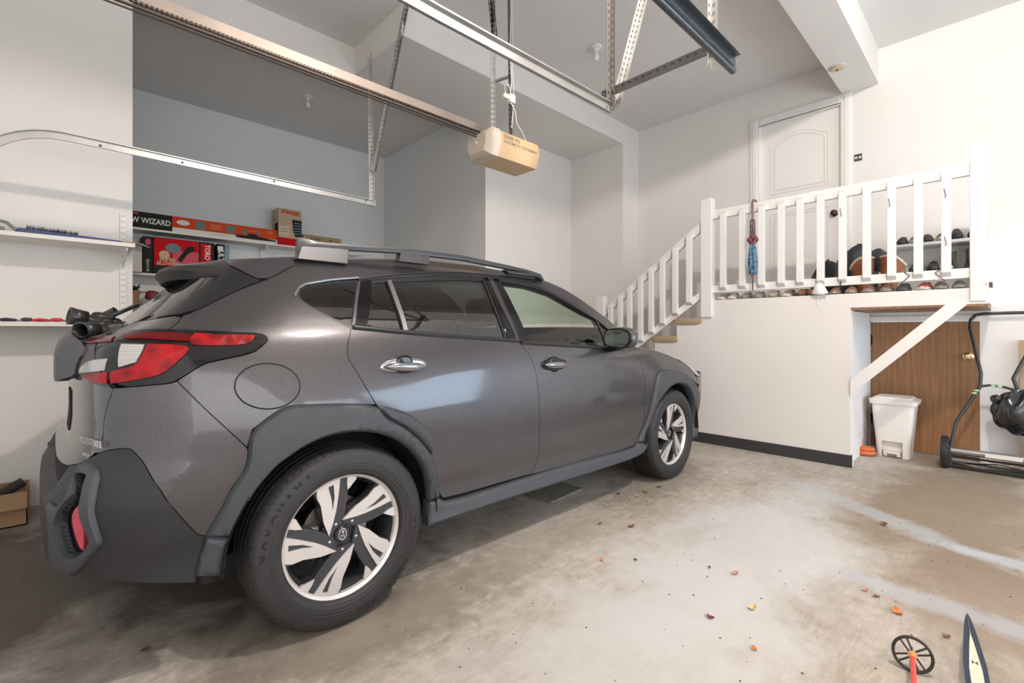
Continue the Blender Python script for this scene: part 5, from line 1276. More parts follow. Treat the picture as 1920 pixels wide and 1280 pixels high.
MB().lathe([(0, 0), (.062, 0), (.062, -.010), (.052, -.022), (.018, -.028), (0, -.028)], 36).build('cover', mat('yellowed_plastic', (.66, .50, .33), .5), sd, smooth=True)
MB().lathe([(0, -.029), (.012, -.029), (.012, -.026)], 16).build('sensor', BLK, sd)
MB().lathe([(.064, 0), (.070, 0), (.070, -.006), (.064, -.008)], 36).build('base_ring', PORC, sd, smooth=True)
# ------------------------------------------------------------------ left wall shelves
SHW = mat('cream_shelf_laminate', (.80, .76, .69), .5, noise=.03, nscale=4)
sh1 = MB().bb(-1.1, .395, 4.13, YL, 1.728, 1.755).build('wall_shelf', SHW, bevel=.002); tag(sh1, 'upper cream wall shelf with the blue snow brush on it', 'shelf')
sh2 = MB().bb(-1.1, .395, 4.13, YL, 1.185, 1.212).build('wall_shelf', SHW, bevel=.002); tag(sh2, 'lower cream wall shelf running behind the car', 'shelf')
ST = MB().bb(.338, .372, YL - .014, YL, 1.05, 2.01).build('shelf_standard', mat('white_enamel', (.80, .78, .74), .4), bevel=.001); tag(ST, 'white slotted shelf standard on the left wall corner', 'bracket')
sl_ = MB()
for k in range(22):
    for dx in (-.006, .006): sl_.bb(.355 + dx - .0013, .355 + dx + .0013, YL - .0148, YL - .013, 1.10 + k * .042, 1.114 + k * .042)
o = sl_.build('slots', mat('slot_dark', (.12, .10, .08), .8), ST)
for z in (1.728, 1.185):
    V = [(x, y, zz) for x in (.350, .360) for y, zz in ((YL - .01, z - .11), (YL - .01, z), (YL - .28, z), (YL - .28, z - .02))]
    br = MB().add(V, [(0,1,2,3), (7,6,5,4), (0,4,5,1), (1,5,6,2), (2,6,7,3), (3,7,4,0)]).build('shelf_bracket', MATS['white_enamel'])
    tag(br, 'white steel bracket under the %s left wall shelf' % ('upper' if z > 1.5 else 'lower'), 'bracket')
# snow brush
sb = empty('snow_brush', (.1, 4.2, 1.757)); tag(sb, 'blue snow brush with black bristles lying on the upper left shelf', 'brush')
BLU = mat('faded_blue_fabric', (.075, .09, .20), .8, noise=.4, nscale=20, bump=.5, bscale=100)
V = []; n = 20
for i in range(n + 1):
    t = i / n; x = -.165 + .50 * t; hh = .028 * (1 - .62 * t); wd = .03 * (1 - .4 * t)
    V += [(x, 4.16 - wd * .2, 1.757), (x, 4.16 + wd, 1.757), (x, 4.16 + wd, 1.757 + hh), (x, 4.16 - wd * .2, 1.757 + hh)]
F = [(4*k + a, 4*k + (a+1) % 4, 4*k + 4 + (a+1) % 4, 4*k + 4 + a) for k in range(n) for a in range(4)] + [(3, 2, 1, 0), (4*n, 4*n+1, 4*n+2, 4*n+3)]
wp_(MB().add(V, F).build('blue_body', BLU, bevel=.003), sb)
wp_(MB().beam((.325, 4.165, 1.763), (.405, 4.165, 1.762), .03, .008).build('scraper_blade', mat('tan_wood_tip', (.42, .27, .14), .6), bevel=.002), sb)
br = MB(); rnd = random.Random(5)
for i in range(420):
    x = -.13 + .235 * rnd.random(); y = 4.155 + .03 * rnd.random(); z0 = 1.757 + .028 * (1 - .62 * (x + .165) / .5)
    dx = rnd.uniform(-.004, .012); hgt = rnd.uniform(.015, .034)
    br.add([(x, y, z0), (x + .0016, y, z0), (x + dx, y + rnd.uniform(-.004, .004), z0 + hgt)], [(0, 1, 2)])
o = wp_(br.build('bristles', BLK), sb); o['kind'] = 'stuff'
hs = MB().tube([(-.34, 4.2, 1.80), (-.27, 4.17, 1.822), (-.21, 4.16, 1.808), (-.175, 4.165, 1.772), (-.16, 4.19, 1.768)], .010, 10).tube([(-.40, 4.22, 1.765), (-.30, 4.17, 1.790), (-.22, 4.165, 1.768)], .012, 10)
tag(hs.build('hose', mat('grey_hose', (.22, .21, .20), .45), smooth=True), 'looped grey hose at the left end of the upper shelf', 'hose')
# tools on the lower shelf
def tool(x0, x1, y, lb, hcol, kind):
    r = empty('hand_tool', ((x0 + x1)/2, y, 1.213)); tag(r, lb, 'tool', 'hand tools lying on the lower left shelf')
    H_ = MB()
    if kind == 0: H_.blob((x0 + (x1-x0)*.3, y, 1.226), ((x1-x0)*.32, .014, .012), 1, .05, 20, 10, p=3)
    else: H_.tube([(x0, y, 1.222), (x0 + (x1-x0)*.25, y - .012, 1.228), (x0 + (x1-x0)*.6, y, 1.222)], .008, 8).tube([(x0 + .01, y + .03, 1.222), (x0 + (x1-x0)*.3, y + .028, 1.222), (x0 + (x1-x0)*.6, y, 1.222)], .008, 8)
    wp_(H_.build('grip', hcol, smooth=True), r)
    wp_(MB().tube([(x0 + (x1-x0)*.58, y, 1.222), (x1, y + .01, 1.219)], [.006, .004], 8).build('shank', mat('tool_steel', (.25, .24, .24), .35, .9), smooth=True), r)
RT_ = mat('red_grip', (.62, .03, .03), .45); BT = mat('black_grip', (.03, .03, .03), .5)
tool(-.245, -.12, 4.16, 'black-handled tool at the far left of the lower shelf', BT, 1)
tool(-.15, -.07, 4.17, 'small black screwdriver left of the red pliers on the lower shelf', BT, 0)
tool(-.10, .02, 4.16, 'red-handled pliers in the middle of the lower shelf tools', RT_, 1)
tool(-.02, .07, 4.155, 'red screwdriver nearest the car on the lower shelf', RT_, 0)
tool(.05, .16, 4.165, 'black-handled tool nearest the car glass on the lower shelf', BT, 0)
# ------------------------------------------------------------------ alcove shelves
a1 = MB().bb(.412, 2.46, 6.66, 6.958, 2.285, 2.308).build('alcove_shelf', SHW, bevel=.002); tag(a1, 'upper alcove shelf carrying the long orange saw box', 'shelf')
a2 = MB().bb(.412, 2.46, 6.66, 6.958, 1.785, 1.808).build('alcove_shelf', SHW, bevel=.002); tag(a2, 'middle alcove shelf carrying the red tool box', 'shelf')
a3 = MB().bb(.412, 2.46, 6.66, 6.958, 1.43, 1.453).build('alcove_shelf', SHW, bevel=.002); tag(a3, 'lowest alcove shelf carrying the potted plant', 'shelf')
a1b = MB().bb(2.47, 3.3, 6.66, 6.958, 2.285, 2.308).build('alcove_shelf', SHW, bevel=.002); tag(a1b, 'upper alcove shelf behind the roof rail under the cardboard box', 'shelf')
vb = MB().bb(1.98, 2.01, 6.93, 6.958, 1.3, 2.285).build('shelf_standard', MATS['white_enamel'], bevel=.001); tag(vb, 'white slotted standard in the alcove behind the spoiler', 'bracket')
MB().bb(1.99, 2.0, 6.70, 6.93, 2.24, 2.285).build('bracket_arm', MATS['white_enamel'], vb)
YF = 6.672
def card(name, x0, x1, y0, y1, z0, z1, m_, lb, cat='box'):
    r = empty(name, ((x0+x1)/2, (y0+y1)/2, z0)); tag(r, lb, cat)
    wp_(MB().bb(x0, x1, y0, y1, z0, z1).build('carton', m_, bevel=.0015), r); return r
def patch(nm, r, x0, x1, z0, z1, y, m_, d=.0012):
    return wp_(MB().bb(x0, x1, y - d, y, z0, z1).build(nm, m_), r)
def oval(nm, r, cx, cz, rx, rz, y, m_, d=.0014):
    M = Matrix(((1, 0, 0, 0), (0, 0, -1, y), (0, 1, 0, 0), (0, 0, 0, 1)))
    return wp_(MB().prism([(cx + rx * math.cos(a), cz + rz * math.sin(a)) for a in [2*math.pi*k/24 for k in range(24)]], 0, d, M).build(nm, m_), r)
def words(r, s, x, z, size, y, m_, rot=0, sx=1.0, nm='lettering', bold=0.0):
    return wp_(text_mesh(s, size, frame((x, y - .0018, z), (math.cos(R(rot)), 0, math.sin(R(rot))), (-math.sin(R(rot)), 0, math.cos(R(rot)))), m_, nm, ext=.0004, sx=sx, font_bold=bold), r)
CK = mat('dark_print', (.022, .021, .020), .7, spec=.2, noise=.3, nscale=30); OR_ = mat('orange_print', (.66, .07, .015), .7, spec=.15); CW = mat('white_print', (.75, .72, .66), .55); TEAL = mat('teal_print', (.18, .30, .33), .55)
KR = mat('kraft_cardboard', (.42, .28, .16), .85, noise=.1, nscale=8, bump=.2, bscale=80); RD_ = mat('red_print', (.58, .006, .012), .7, spec=.15); PKp = mat('pink_print', (.62, .10, .14), .7, spec=.15); TN = mat('tan_print', (.55, .40, .24), .55); PICT = mat('photo_print', (.10, .15, .16), .5, noise=.9, nscale=60); GRYc = mat('grey_carton', (.62, .58, .52), .7)
b1 = card('saw_box', .47, 2.115, YF, 6.90, 2.309, 2.488, CK, 'long orange and black pole saw box on the upper alcove shelf')
patch('orange_label', b1, .975, 2.115, 2.36, 2.488, YF, OR_); patch('white_band', b1, .975, 2.115, 2.309, 2.36, YF, CW)
patch('picture', b1, 1.20, 1.30, 2.37, 2.465, YF - .001, PICT); patch('picture', b1, 1.52, 1.62, 2.375, 2.465, YF - .001, PICT)
oval('picture', b1, 1.08, 2.425, .065, .030, YF - .001, CW); oval('picture', b1, 1.73, 2.415, .034, .034, YF - .001, PICT); oval('picture', b1, 1.89, 2.425, .024, .03, YF - .001, PICT)
sawp = MB(); Mx = Matrix(((1, 0, 0, 0), (0, 0, -1, YF - .001), (0, 1, 0, 0), (0, 0, 0, 1)))
sawp.prism([(1.62, 2.352), (1.66, 2.372), (1.75, 2.368), (1.78, 2.398), (1.86, 2.402), (1.88, 2.378), (1.97, 2.362), (2.10, 2.350), (2.10, 2.335), (1.90, 2.330), (1.70, 2.332), (1.63, 2.338)], 0, .0016, Mx)
wp_(sawp.build('saw_picture', CK), b1)
words(b1, 'SAW WIZARD', .742, 2.392, .085, YF, CW, 0, .80, bold=.002); words(b1, 'TRIMS HIGH LIMBS', 1.41, 2.445, .013, YF, CW); words(b1, 'FROM THE GROUND', 1.41, 2.423, .013, YF, CW); words(b1, 'CUTS UP TO 6 IN.', 1.41, 2.400, .013, YF, CW)
words(b1, 'EXTENDS TO REACH', 1.82, 2.432, .010, YF, CW); words(b1, 'LIGHTWEIGHT', 2.02, 2.455, .012, YF, CW); words(b1, 'EASY TO USE', 2.03, 2.435, .011, YF, CW); words(b1, 'pole and saw detach quickly', 1.45, 2.335, .014, YF, CK)
oval('emblem', b1, .64, 2.466, .03, .010, YF, OR_)
b2 = card('flashlight_box', 2.125, 2.425, YF - .01, 6.90, 2.309, 2.795, TN, 'tall tan and orange box with a dark tool picture, beside the saw box')
patch('red_band', b2, 2.125, 2.425, 2.309, 2.405, YF - .01, RD_); words(b2, 'STINGER', 2.28, 2.745, .062, YF - .01, OR_, -3, .95, bold=.003)
def tcol(): return PICT
pz = MB(); pz.prism([(2.30, 2.66), (2.425, 2.66), (2.425, 2.44), (2.34, 2.43), (2.315, 2.50)], 0, .0016, Matrix(((1, 0, 0, 0), (0, 0, -1, YF - .011), (0, 1, 0, 0), (0, 0, 0, 1)))); wp_(pz.build('tool_picture', CK), b2)
for k in range(5): patch('grip_rib', b2, 2.325, 2.425, 2.61 - k * .035, 2.62 - k * .035, YF - .0125, TEAL, .0008)
patch('text_panel', b2, 2.13, 2.26, 2.43, 2.56, YF - .01, mat('pale_tan_print', (.68, .55, .38), .6)); words(b2, 'HEAVY DUTY', 2.195, 2.52, .018, YF - .011, OR_); words(b2, 'CORDLESS', 2.195, 2.49, .018, YF - .011, CK)
pv = MB(); pv.bb(2.1235, 2.125, YF, 6.80, 2.42, 2.60); wp_(pv.build('side_picture', CK), b2)
b3 = card('cardboard_box', 2.45, 2.985, YF, 6.92, 2.309, 2.492, KR, 'low brown cardboard box on the shelf behind the roof rail')
words(b3, 'A 9999', 2.62, 2.44, .05, YF, CK, 0, 1); words(b3, '8', 2.83, 2.43, .07, YF, CK); words(b3, 'S', 2.94, 2.42, .06, YF, CK)
b4 = card('tool_case_box', .80, 1.395, YF, 6.92, 1.809, 2.225, CK, 'red and black power tool box on the middle alcove shelf')
patch('red_label', b4, .805, 1.235, 1.905, 2.222, YF, RD_); patch('pink_label', b4, .98, 1.235, 1.905, 2.09, YF - .001, PKp); patch('red_label', b4, 1.255, 1.365, 1.98, 2.205, YF, RD_)
oval('picture', b4, .985, 2.115, .075, .055, YF - .001, PICT); oval('picture', b4, .90, 2.03, .05, .05, YF - .001, TN)
pz = MB(); pz.prism([(1.02, 1.98), (1.12, 2.15), (1.18, 2.16), (1.20, 2.12), (1.12, 2.06), (1.06, 1.96)], 0, .0018, Matrix(((1, 0, 0, 0), (0, 0, -1, YF - .001), (0, 1, 0, 0), (0, 0, 0, 1)))); wp_(pz.build('tool_picture', CK), b4)
words(b4, 'SUPER', .93, 1.975, .055, YF - .001, TN, bold=.002); words(b4, 'BLOWER', .93, 1.93, .05, YF - .001, TN, bold=.002); words(b4, 'ELECTRIC', 1.12, 1.925, .040, YF - .001, CW, bold=.002)
words(b4, 'TORO', 1.32, 2.105, .075, YF, CW, -90, .85, bold=.002); words(b4, '8', 1.31, 1.93, .08, YF, CW, -90, bold=.003)
b5 = card('narrow_box', .705, .795, YF, 6.92, 1.809, 2.222, CK, 'narrow black box left of the red power tool box', 'box'); words(b5, 'BLOWER', .75, 1.90, .035, YF, CW, 90); oval('emblem', b5, .75, 2.16, .025, .035, YF, PKp)
b6 = card('narrow_box', 1.425, 1.555, YF, 6.92, 1.809, 2.225, CK, 'narrow black and teal box right of the red power tool box'); patch('teal_band', b6, 1.505, 1.553, 1.81, 2.22, YF, TEAL); words(b6, 'ULTRA', 1.465, 2.03, .085, YF, CW, -90, .9, bold=.003); patch('white_patch', b6, 1.43, 1.49, 2.14, 2.20, YF, CW)
b7 = empty('open_carton', (.65, 6.55, 1.809)); tag(b7, 'white open carton behind the left wall corner on the middle alcove shelf', 'box')
wp_(MB().bb(.55, .69, 6.60, 6.90, 1.809, 2.12).build('carton', GRYc, bevel=.002), b7)
V = [(.66, 6.60, 2.12), (.66, 6.62, 2.125), (.80, 6.40, 2.075), (.80, 6.42, 2.08), (.69, 6.38, 2.125), (.69, 6.40, 2.13)]
wp_(MB().add([(.60, 6.60, 2.121), (.69, 6.60, 2.121), (.745, 6.44, 2.060), (.66, 6.42, 2.085), (.60, 6.60, 2.126), (.69, 6.60, 2.126), (.745, 6.44, 2.065), (.66, 6.42, 2.090)], [(0,1,2,3), (7,6,5,4), (0,4,5,1), (1,5,6,2), (2,6,7,3), (3,7,4,0)]).build('flap', GRYc), b7)
hk = MB().tube([(1.83, 6.70, 1.81), (1.83, 6.70, 1.93), (1.85, 6.70, 1.985), (1.90, 6.70, 2.0)], .016, 10); tag(hk.build('black_hook', BT, smooth=True), 'curved dark hook standing on the middle alcove shelf behind the spoiler', 'tool')  # black hook-shaped thing, modelled as one bent tube
tc_ = MB().bb(1.62, 1.85, 6.68, 6.9, 1.809, 1.93); tag(tc_.build('tool_case', BT, bevel=.01), 'low black case on the middle alcove shelf behind the spoiler', 'case')
# potted plant
pp = empty('potted_plant', (.64, 6.75, 1.454)); tag(pp, 'small potted plant with green leaves and dark red bloom on the lowest alcove shelf', 'plant')
wp_(MB().lathe([(0, 0), (.045, 0), (.062, .13), (.068, .13), (.068, .155), (.055, .155), (.05, .12), (0, .12)], 28, Matrix.Translation((.625, 6.75, 1.454))).build('pot', mat('terracotta', (.42, .20, .10), .8), smooth=True, auto=40), pp)
lf = MB(); rnd = random.Random(3)
for k in range(26):
    a = rnd.uniform(0, 6.28); el = rnd.uniform(.2, 1.2); L_ = rnd.uniform(.05, .11); b0 = Vector((.64, 6.75, 1.60)); d = Vector((math.cos(a) * math.cos(el), math.sin(a) * math.cos(el), math.sin(el))); sdv = d.cross(Vector((0, 0, 1))).normalized() * .014
    p1 = b0 + d * L_ * .3; p2 = b0 + d * L_ * .8; p3 = b0 + d * L_ * 1.3 + Vector((0, 0, -.02))
    lf.add([b0, p1 + sdv, p1 - sdv, p2 + sdv, p2 - sdv, p3], [(0, 1, 2), (1, 3, 4, 2), (3, 5, 4)])
wp_(lf.build('leaves', mat('leaf_green', (.06, .10, .04), .6)), pp)
wp_(MB().blob((.80, 6.72, 1.56), (.075, .06, .055), 8, .14, 28, 16).build('bloom', mat('dark_red_bloom', (.26, .035, .05), .7, bump=.5, bscale=40), smooth=True), pp)
wp_(MB().tube([(.66, 6.75, 1.58), (.72, 6.74, 1.60), (.78, 6.72, 1.57)], .006, 6).build('stem', MATS['leaf_green'], smooth=True), pp)
# cardboard box on the floor by the left wall
cb = empty('cardboard_box', (-.28, 4.20, 0)); tag(cb, 'open cardboard box on the floor behind the car bumper', 'box')
g = MB(); x0, x1, y0, y1 = -.46, -.12, 4.05, 4.36; t = .005; z1 = .20
for a in ((x0, x1, y0, y0 + t), (x0, x1, y1 - t, y1), (x0, x0 + t, y0, y1), (x1 - t, x1, y0, y1)): g.bb(*a, 0.002, z1)
g.bb(x0, x1, y0, y1, .002, .008); wp_(g.build('carton', mat('worn_cardboard', (.36, .22, .12), .9, noise=.2, nscale=10)), cb)
V = [(x0, y0, z1), (x1, y0, z1), (x1, y0 - .05, z1 - .085), (x0, y0 - .05, z1 - .085)]
g = MB().add([(a, b - .004, c) for a, b, c in V] + V, [(0,1,2,3), (7,6,5,4), (0,4,5,1), (1,5,6,2), (2,6,7,3), (3,7,4,0)])
wp_(g.build('flap', MATS['worn_cardboard']), cb)
wp_(MB().tube([(x0 + .05, 4.13, .15), (-.22, 4.15, .19), (-.14, 4.17, .235)], .028, 12).build('contents', mat('dark_rag', (.05, .035, .03), .9), smooth=True), cb)
# gloves lying on the back of the car
GL = mat('black_leather', (.022, .022, .022), .32, bump=.6, bscale=60)
def glove(x, y, z, rz, tilt, lb):
    r = empty('glove', (x, y, z)); r.rotation_euler = (tilt[0], tilt[1], rz); r.scale = (.82, .8, 1.5); tag(r, lb, 'glove', 'black gloves on the tailgate')
    g = MB(); g.blob((0, 0, .014), (.065, .045, .016), 3, .10, 28, 14, p=2.6).blob((.02, .02, .026), (.05, .035, .012), 8, .15, 24, 12)
    for k in range(4): g.tube([(.04, -.030 + .02*k, .014), (.085, -.036 + .024*k, .018), (.115 + .01 * (k in (1, 2)), -.040 + .027*k, .010)], [.011, .011, .008], 10)
    g.tube([(-.01, -.04, .014), (.03, -.066, .016), (.055, -.075, .012)], [.012, .011, .008], 10)
    g.build('palm_and_fingers', GL, r, smooth=True)
    c = MB(); V = []
    for i, (xx, rr, rz_) in enumerate(((-.04, .038, .013), (-.075, .038, .015), (-.105, .040, .018))):
        for j in range(20):
            a = 2*math.pi*j/20; V.append((xx, rr * math.cos(a), .018 + rz_ * math.sin(a)))
    F = [(i*20 + j, i*20 + (j+1) % 20, (i+1)*20 + (j+1) % 20, (i+1)*20 + j) for i in range(2) for j in range(20)]
    o = c.add(V, F).build('cuff', GL, r, smooth=True); q = o.modifiers.new('s', 'SOLIDIFY'); q.thickness = .005
glove(.135, 2.42, 1.140, R(40), (0, R(-8), 0), 'lower black glove lying on the car tailgate ledge')
glove(.115, 2.50, 1.172, R(10), (R(10), R(10), 0), 'upper black glove with open cuff on the car tailgate ledge')
# ------------------------------------------------------------------ pedal bin
bn = empty('pedal_bin', (5.62, .69, 0)); tag(bn, 'white plastic pedal bin in front of the small brown door', 'bin')
BW = mat('white_bin_plastic', (.80, .76, .70), .45, noise=.03, nscale=6)
def rrect(cx, cy, hx, hy, r, n=5):
    P = []
    for (sx, sy, a0) in ((1, 1, 0), (-1, 1, 90), (-1, -1, 180), (1, -1, 270)):
        for k in range(n + 1):
            a = R(a0 + 90 * k / n); P.append((cx + sx * (hx - r) + r * math.cos(a), cy + sy * (hy - r) + r * math.sin(a)))
    return P
g = MB(); V = []; lv = ((0.0, .140, .120), (.06, .1405, .1225), (.15, .143, .128), (.49, .158, .158))
# tapered body (hx along X depth, hy along Y width)
m_ = 24
for z, hx, hy in lv: V += [(x, y, z) for x, y in rrect(5.66, .712, hx, hy, .035)]
F = [(i*m_ + j, i*m_ + (j+1) % m_, (i+1)*m_ + (j+1) % m_, (i+1)*m_ + j) for i in range(3) for j in range(m_)] + [tuple(range(m_ - 1, -1, -1)), tuple(3*m_ + j for j in range(m_))]
g.add(V, F)
body = g.build('body', BW, smooth=True, auto=40); 
cut = MB().bb(5.45, 5.575, .640, .790, -.01, .145).build('cut', BW); cut2 = cut
bm = body.modifiers.new('pedal_recess', 'BOOLEAN'); bm.object = cut; bm.operation = 'DIFFERENCE'; bm.solver = 'EXACT'
bpy.context.view_layer.update()
me2 = bpy.data.meshes.new_from_object(body.evaluated_get(bpy.context.evaluated_depsgraph_get())); body.modifiers.clear(); body.data = me2
bpy.data.objects.remove(cut); wp_(body, bn)
wp_(MB().bb(5.50, 5.60, .655, .775, .035, .055).bb(5.505, 5.53, .655, .680, .012, .05).bb(5.505, 5.53, .750, .775, .012, .05).build('pedal', BW, bevel=.003), bn)
l_ = MB(); V = []
for z, hx, hy in ((.485, .172, .172), (.52, .175, .178), (.524, .172, .175), (.535, .15, .14), (.55, .14, .13)): V += [(x, y, z) for x, y in rrect(5.66, .712, hx, hy, .04)]
F = [(i*m_ + j, i*m_ + (j+1) % m_, (i+1)*m_ + (j+1) % m_, (i+1)*m_ + j) for i in range(4) for j in range(m_)] + [tuple(range(m_ - 1, -1, -1)), tuple(4*m_ + j for j in range(m_))]
wp_(l_.add(V, F).build('lid', BW, smooth=True, auto=30), bn)
# ------------------------------------------------------------------ small things at the edge of the landing wall
ORG = mat('orange_plastic', (.62, .16, .05), .5)
o = MB().tube([(5.455 + .055 * math.cos(a), .897 + .055 * math.sin(a), .026) for a in [2*math.pi*k/24 for k in range(24)]], .022, 12, closed=True).tube([(5.455 + .05 * math.cos(a), .897 + .05 * math.sin(a), .062) for a in [2*math.pi*k/24 for k in range(24)]], .018, 12, closed=True)
o = o.build('hose_coil', ORG, smooth=True); tag(o, 'small orange coil on the floor left of the pedal bin', 'coil')
bt_ = empty('spray_bottle', (5.52, .965, 0)); tag(bt_, 'white bottle with orange label behind the orange coil', 'bottle')
wp_(MB().lathe([(0, 0), (.035, 0), (.036, .01), (.036, .12), (.03, .14), (0, .14)], 24, Matrix.Translation((5.52, .965, 0))).build('bottle_body', mat('orange_label', (.72, .25, .14), .5), smooth=True), bt_)
wp_(MB().lathe([(0, .14), (.030, .14), (.030, .20), (0, .20)], 24, Matrix.Translation((5.52, .965, 0))).build('cap', PORC, smooth=True, auto=40), bt_)
pt = empty('bucket', (5.33, 1.005, 0)); tag(pt, 'cream tub with red label mostly hidden by the landing wall', 'bucket')
wp_(MB().lathe([(0, 0), (.050, 0), (.066, .20), (.074, .20), (.074, .215), (.062, .215), (.05, .01)], 28, Matrix.Translation((5.33, .998, 0))).build('tub', mat('cream_tub', (.66, .55, .38), .5), smooth=True, auto=40), pt)
wp_(MB().lathe([(.0555, .06), (.0625, .14)], 28, Matrix.Translation((5.33, .998, 0))).build('label', RD_, smooth=True), pt)
bk = empty('garden_sprayer', (5.70, 1.06, 0)); tag(bk, 'black garden sprayer head showing past the landing wall edge', 'sprayer')
wp_(MB().lathe([(0, 0), (.06, 0), (.065, .02), (.065, .26), (.04, .31), (.025, .32), (.025, .36), (0, .36)], 24, Matrix.Translation((5.70, 1.055, 0))).build('tank', BT, smooth=True), bk)
wp_(MB().beam((5.70, 1.06, .40), (5.66, .95, .36), .05, .05).build('pump_handle', BT, bevel=.015), bk)
# ------------------------------------------------------------------ push reel mower
mw = empty('push_reel_mower', (5.46, .2, 0)); tag(mw, 'push reel lawn mower with black handle leaning against the back wall', 'lawn mower')
HND = mat('mower_handle_black', (.045, .042, .040), .45, .3); GRYM = mat('mower_grey', (.30, .29, .27), .4, .6); 
def axis_M(x, y, z): return Matrix.Translation((x, y, z)) @ Matrix.Rotation(R(90), 4, 'X')
for yw in (.352, -.30):
    t_ = MB(); t_.lathe([(.085, -.024), (.125, -.024), (.130, -.018), (.130, .018), (.125, .024), (.085, .024)], 40, axis_M(5.46, yw, .131))
    for k in range(36):
        a = 2*math.pi*k/36; M = axis_M(5.46, yw, .131) @ Matrix.Rotation(a, 4, 'Z'); t_.bb(.128, .1345, -.004, .004, -.020, .020, 0, M)
    tw = wp_(t_.build('wheel', mat('black_rubber_tread', (.025, .024, .023), .7), smooth=True, auto=40), mw)
    h2 = MB(); h2.lathe([(0, .030 if yw > 0 else -.030), (.05, .026 if yw > 0 else -.026), (.09, .018 if yw > 0 else -.018), (.09, -.018), (0, -.03)], 32, axis_M(5.46, yw, .131)); h2.build('hub_cap', GRYM, tw, smooth=True)
wp_(MB().tube([(5.45, .325, .150), (5.45, -.30, .150)], .028, 16).build('front_bar', GRYM, smooth=True), mw)
wp_(MB().bb(5.418, 5.421, -.10, .11, .135, .168).build('white_sticker', CW), mw)
rl_ = MB()
for k in range(5):
    V = []; 
    for i in range(13):
        t = i / 12; a = 2*math.pi*k/5 + t * 1.6; y = .31 - .60 * t
        for r_ in (.055, .075): V.append((5.50 + r_ * math.cos(a), y, .095 + r_ * math.sin(a)))
    rl_.add(V, [(2*i, 2*i+1, 2*i+3, 2*i+2) for i in range(12)])
rl_.tube([(5.50, .31, .095), (5.50, -.29, .095)], .010, 8)
o = wp_(rl_.build('reel', mat('dark_blade_steel', (.08, .075, .07), .4, .8)), mw)
wp_(MB().bb(5.44, 5.52, -.29, .31, .022, .032).build('cutter_bar', HND), mw)
wp_(MB().tube([(5.56, .31, .028), (5.56, -.29, .028)], .018, 10).build('rear_roller', mat('roller_brown', (.16, .12, .08), .7), smooth=True), mw)
for yw in (.322, -.28):
    wp_(MB().bb(5.40, 5.56, yw - .008, yw + .008, .03, .18).build('side_plate', HND, bevel=.006), mw)
def hx(z): return 5.47 + (z - .15) * .29
LH = [(5.47, .317, .17), (hx(.37), .288, .38), (hx(.70), .142, .69), (hx(.80), .139, .80), (hx(1.19), .211, 1.19), (hx(1.25), .206, 1.255), (hx(1.295), .175, 1.297), (hx(1.305), .13, 1.306), (hx(1.31), -.02, 1.31), (hx(1.31), -.12, 1.31)]
RH = [(hx(1.31), -.12, 1.31), (hx(1.30), -.30, 1.306), (hx(1.29), -.345, 1.295), (hx(1.25), -.375, 1.255), (hx(.96), -.13, .965), (hx(.77), -.055, .768), (hx(.69), -.066, .70), (hx(.38), -.24, .38), (5.47, -.28, .17)]
wp_(MB().tube(LH + [(hx(1.31), -.30, 1.31), (hx(1.27), -.345, 1.27), (hx(1.10), -.26, 1.10), (hx(.96), -.125, .965), (hx(.77), -.050, .768), (hx(.68), -.075, .675), (hx(.38), -.23, .38), (5.47, -.275, .17)], .0135, 12).build('handle_tube', HND, smooth=True), mw)
wp_(MB().tube([(hx(.69), .142, .690), (hx(.70), .09, .703), (hx(.69), .0, .695), (hx(.67), -.07, .672)], .010, 10).build('cross_tube', HND, smooth=True), mw)
TAPE = mat('pale_green_tape', (.42, .66, .36), .6)
for (y, z) in ((.162, .655), (.176, .632), (.068, .700), (.028, .698)):
    wp_(MB().blob((hx(z) - .014, y, z), (.006, .016, .009), int(z*100), .2, 12, 8).build('tape', TAPE, smooth=True), mw)
# black plastic sack hung on the mower handle
PLB = mat('black_bin_liner', (.020, .022, .025), .16, coat=.6, bump=.9, bscale=22)
sk_ = MB(); n, m2 = 36, 48; V = []
for i in range(n + 1):
    th_ = math.pi * i / n - math.pi/2
    for j in range(m2):
        a = 2*math.pi*j/m2; f_ = 1 + .07*math.sin(5*a + 3*th_) + .055*math.sin(9*a - 4*th_ + 1) + .04*math.sin(14*a + 2) * math.cos(th_)
        V.append((5.60 + .13 * math.cos(th_) * math.cos(a) * f_, -.10 + .17 * math.cos(th_) * math.sin(a) * f_, .50 + .17 * math.sin(th_) * f_))
sk_.add(V, [(i*m2 + j, i*m2 + (j+1) % m2, (i+1)*m2 + (j+1) % m2, (i+1)*m2 + j) for i in range(n) for j in range(m2)])
sk_.blob((5.58, .045, .595), (.035, .040, .036), 4, .12, 20, 12)
tag(sk_.build('plastic_sack', PLB, smooth=True, auto=80), 'crumpled shiny black plastic sack hanging on the mower handle', 'bag')
o = MB().beam((5.84, -.13, 0.0), (5.84, -.115, 1.08), .06, .03, up=(1, 0, 0)); tag(o.build('wood_plank', mat('tan_plank', (.45, .30, .18), .7, noise=.2, nscale=8)), 'tan wooden plank standing against the wall behind the mower', 'plank')
# ------------------------------------------------------------------ ski and ski pole, leaning in from the lower right
def ray_pt(px, py, d):
    return None
sk = empty('ski', (1.95, .02, 0)); tag(sk, 'dark blue and cream ski with pointed tip lying at the lower right corner', 'ski')
NAVY = mat('navy_ski_top', (.008, .022, .042), .42, coat=0, noise=.3, nscale=30); IV = mat('cream_ski_base', (.68, .60, .46), .4, noise=.08, nscale=20)
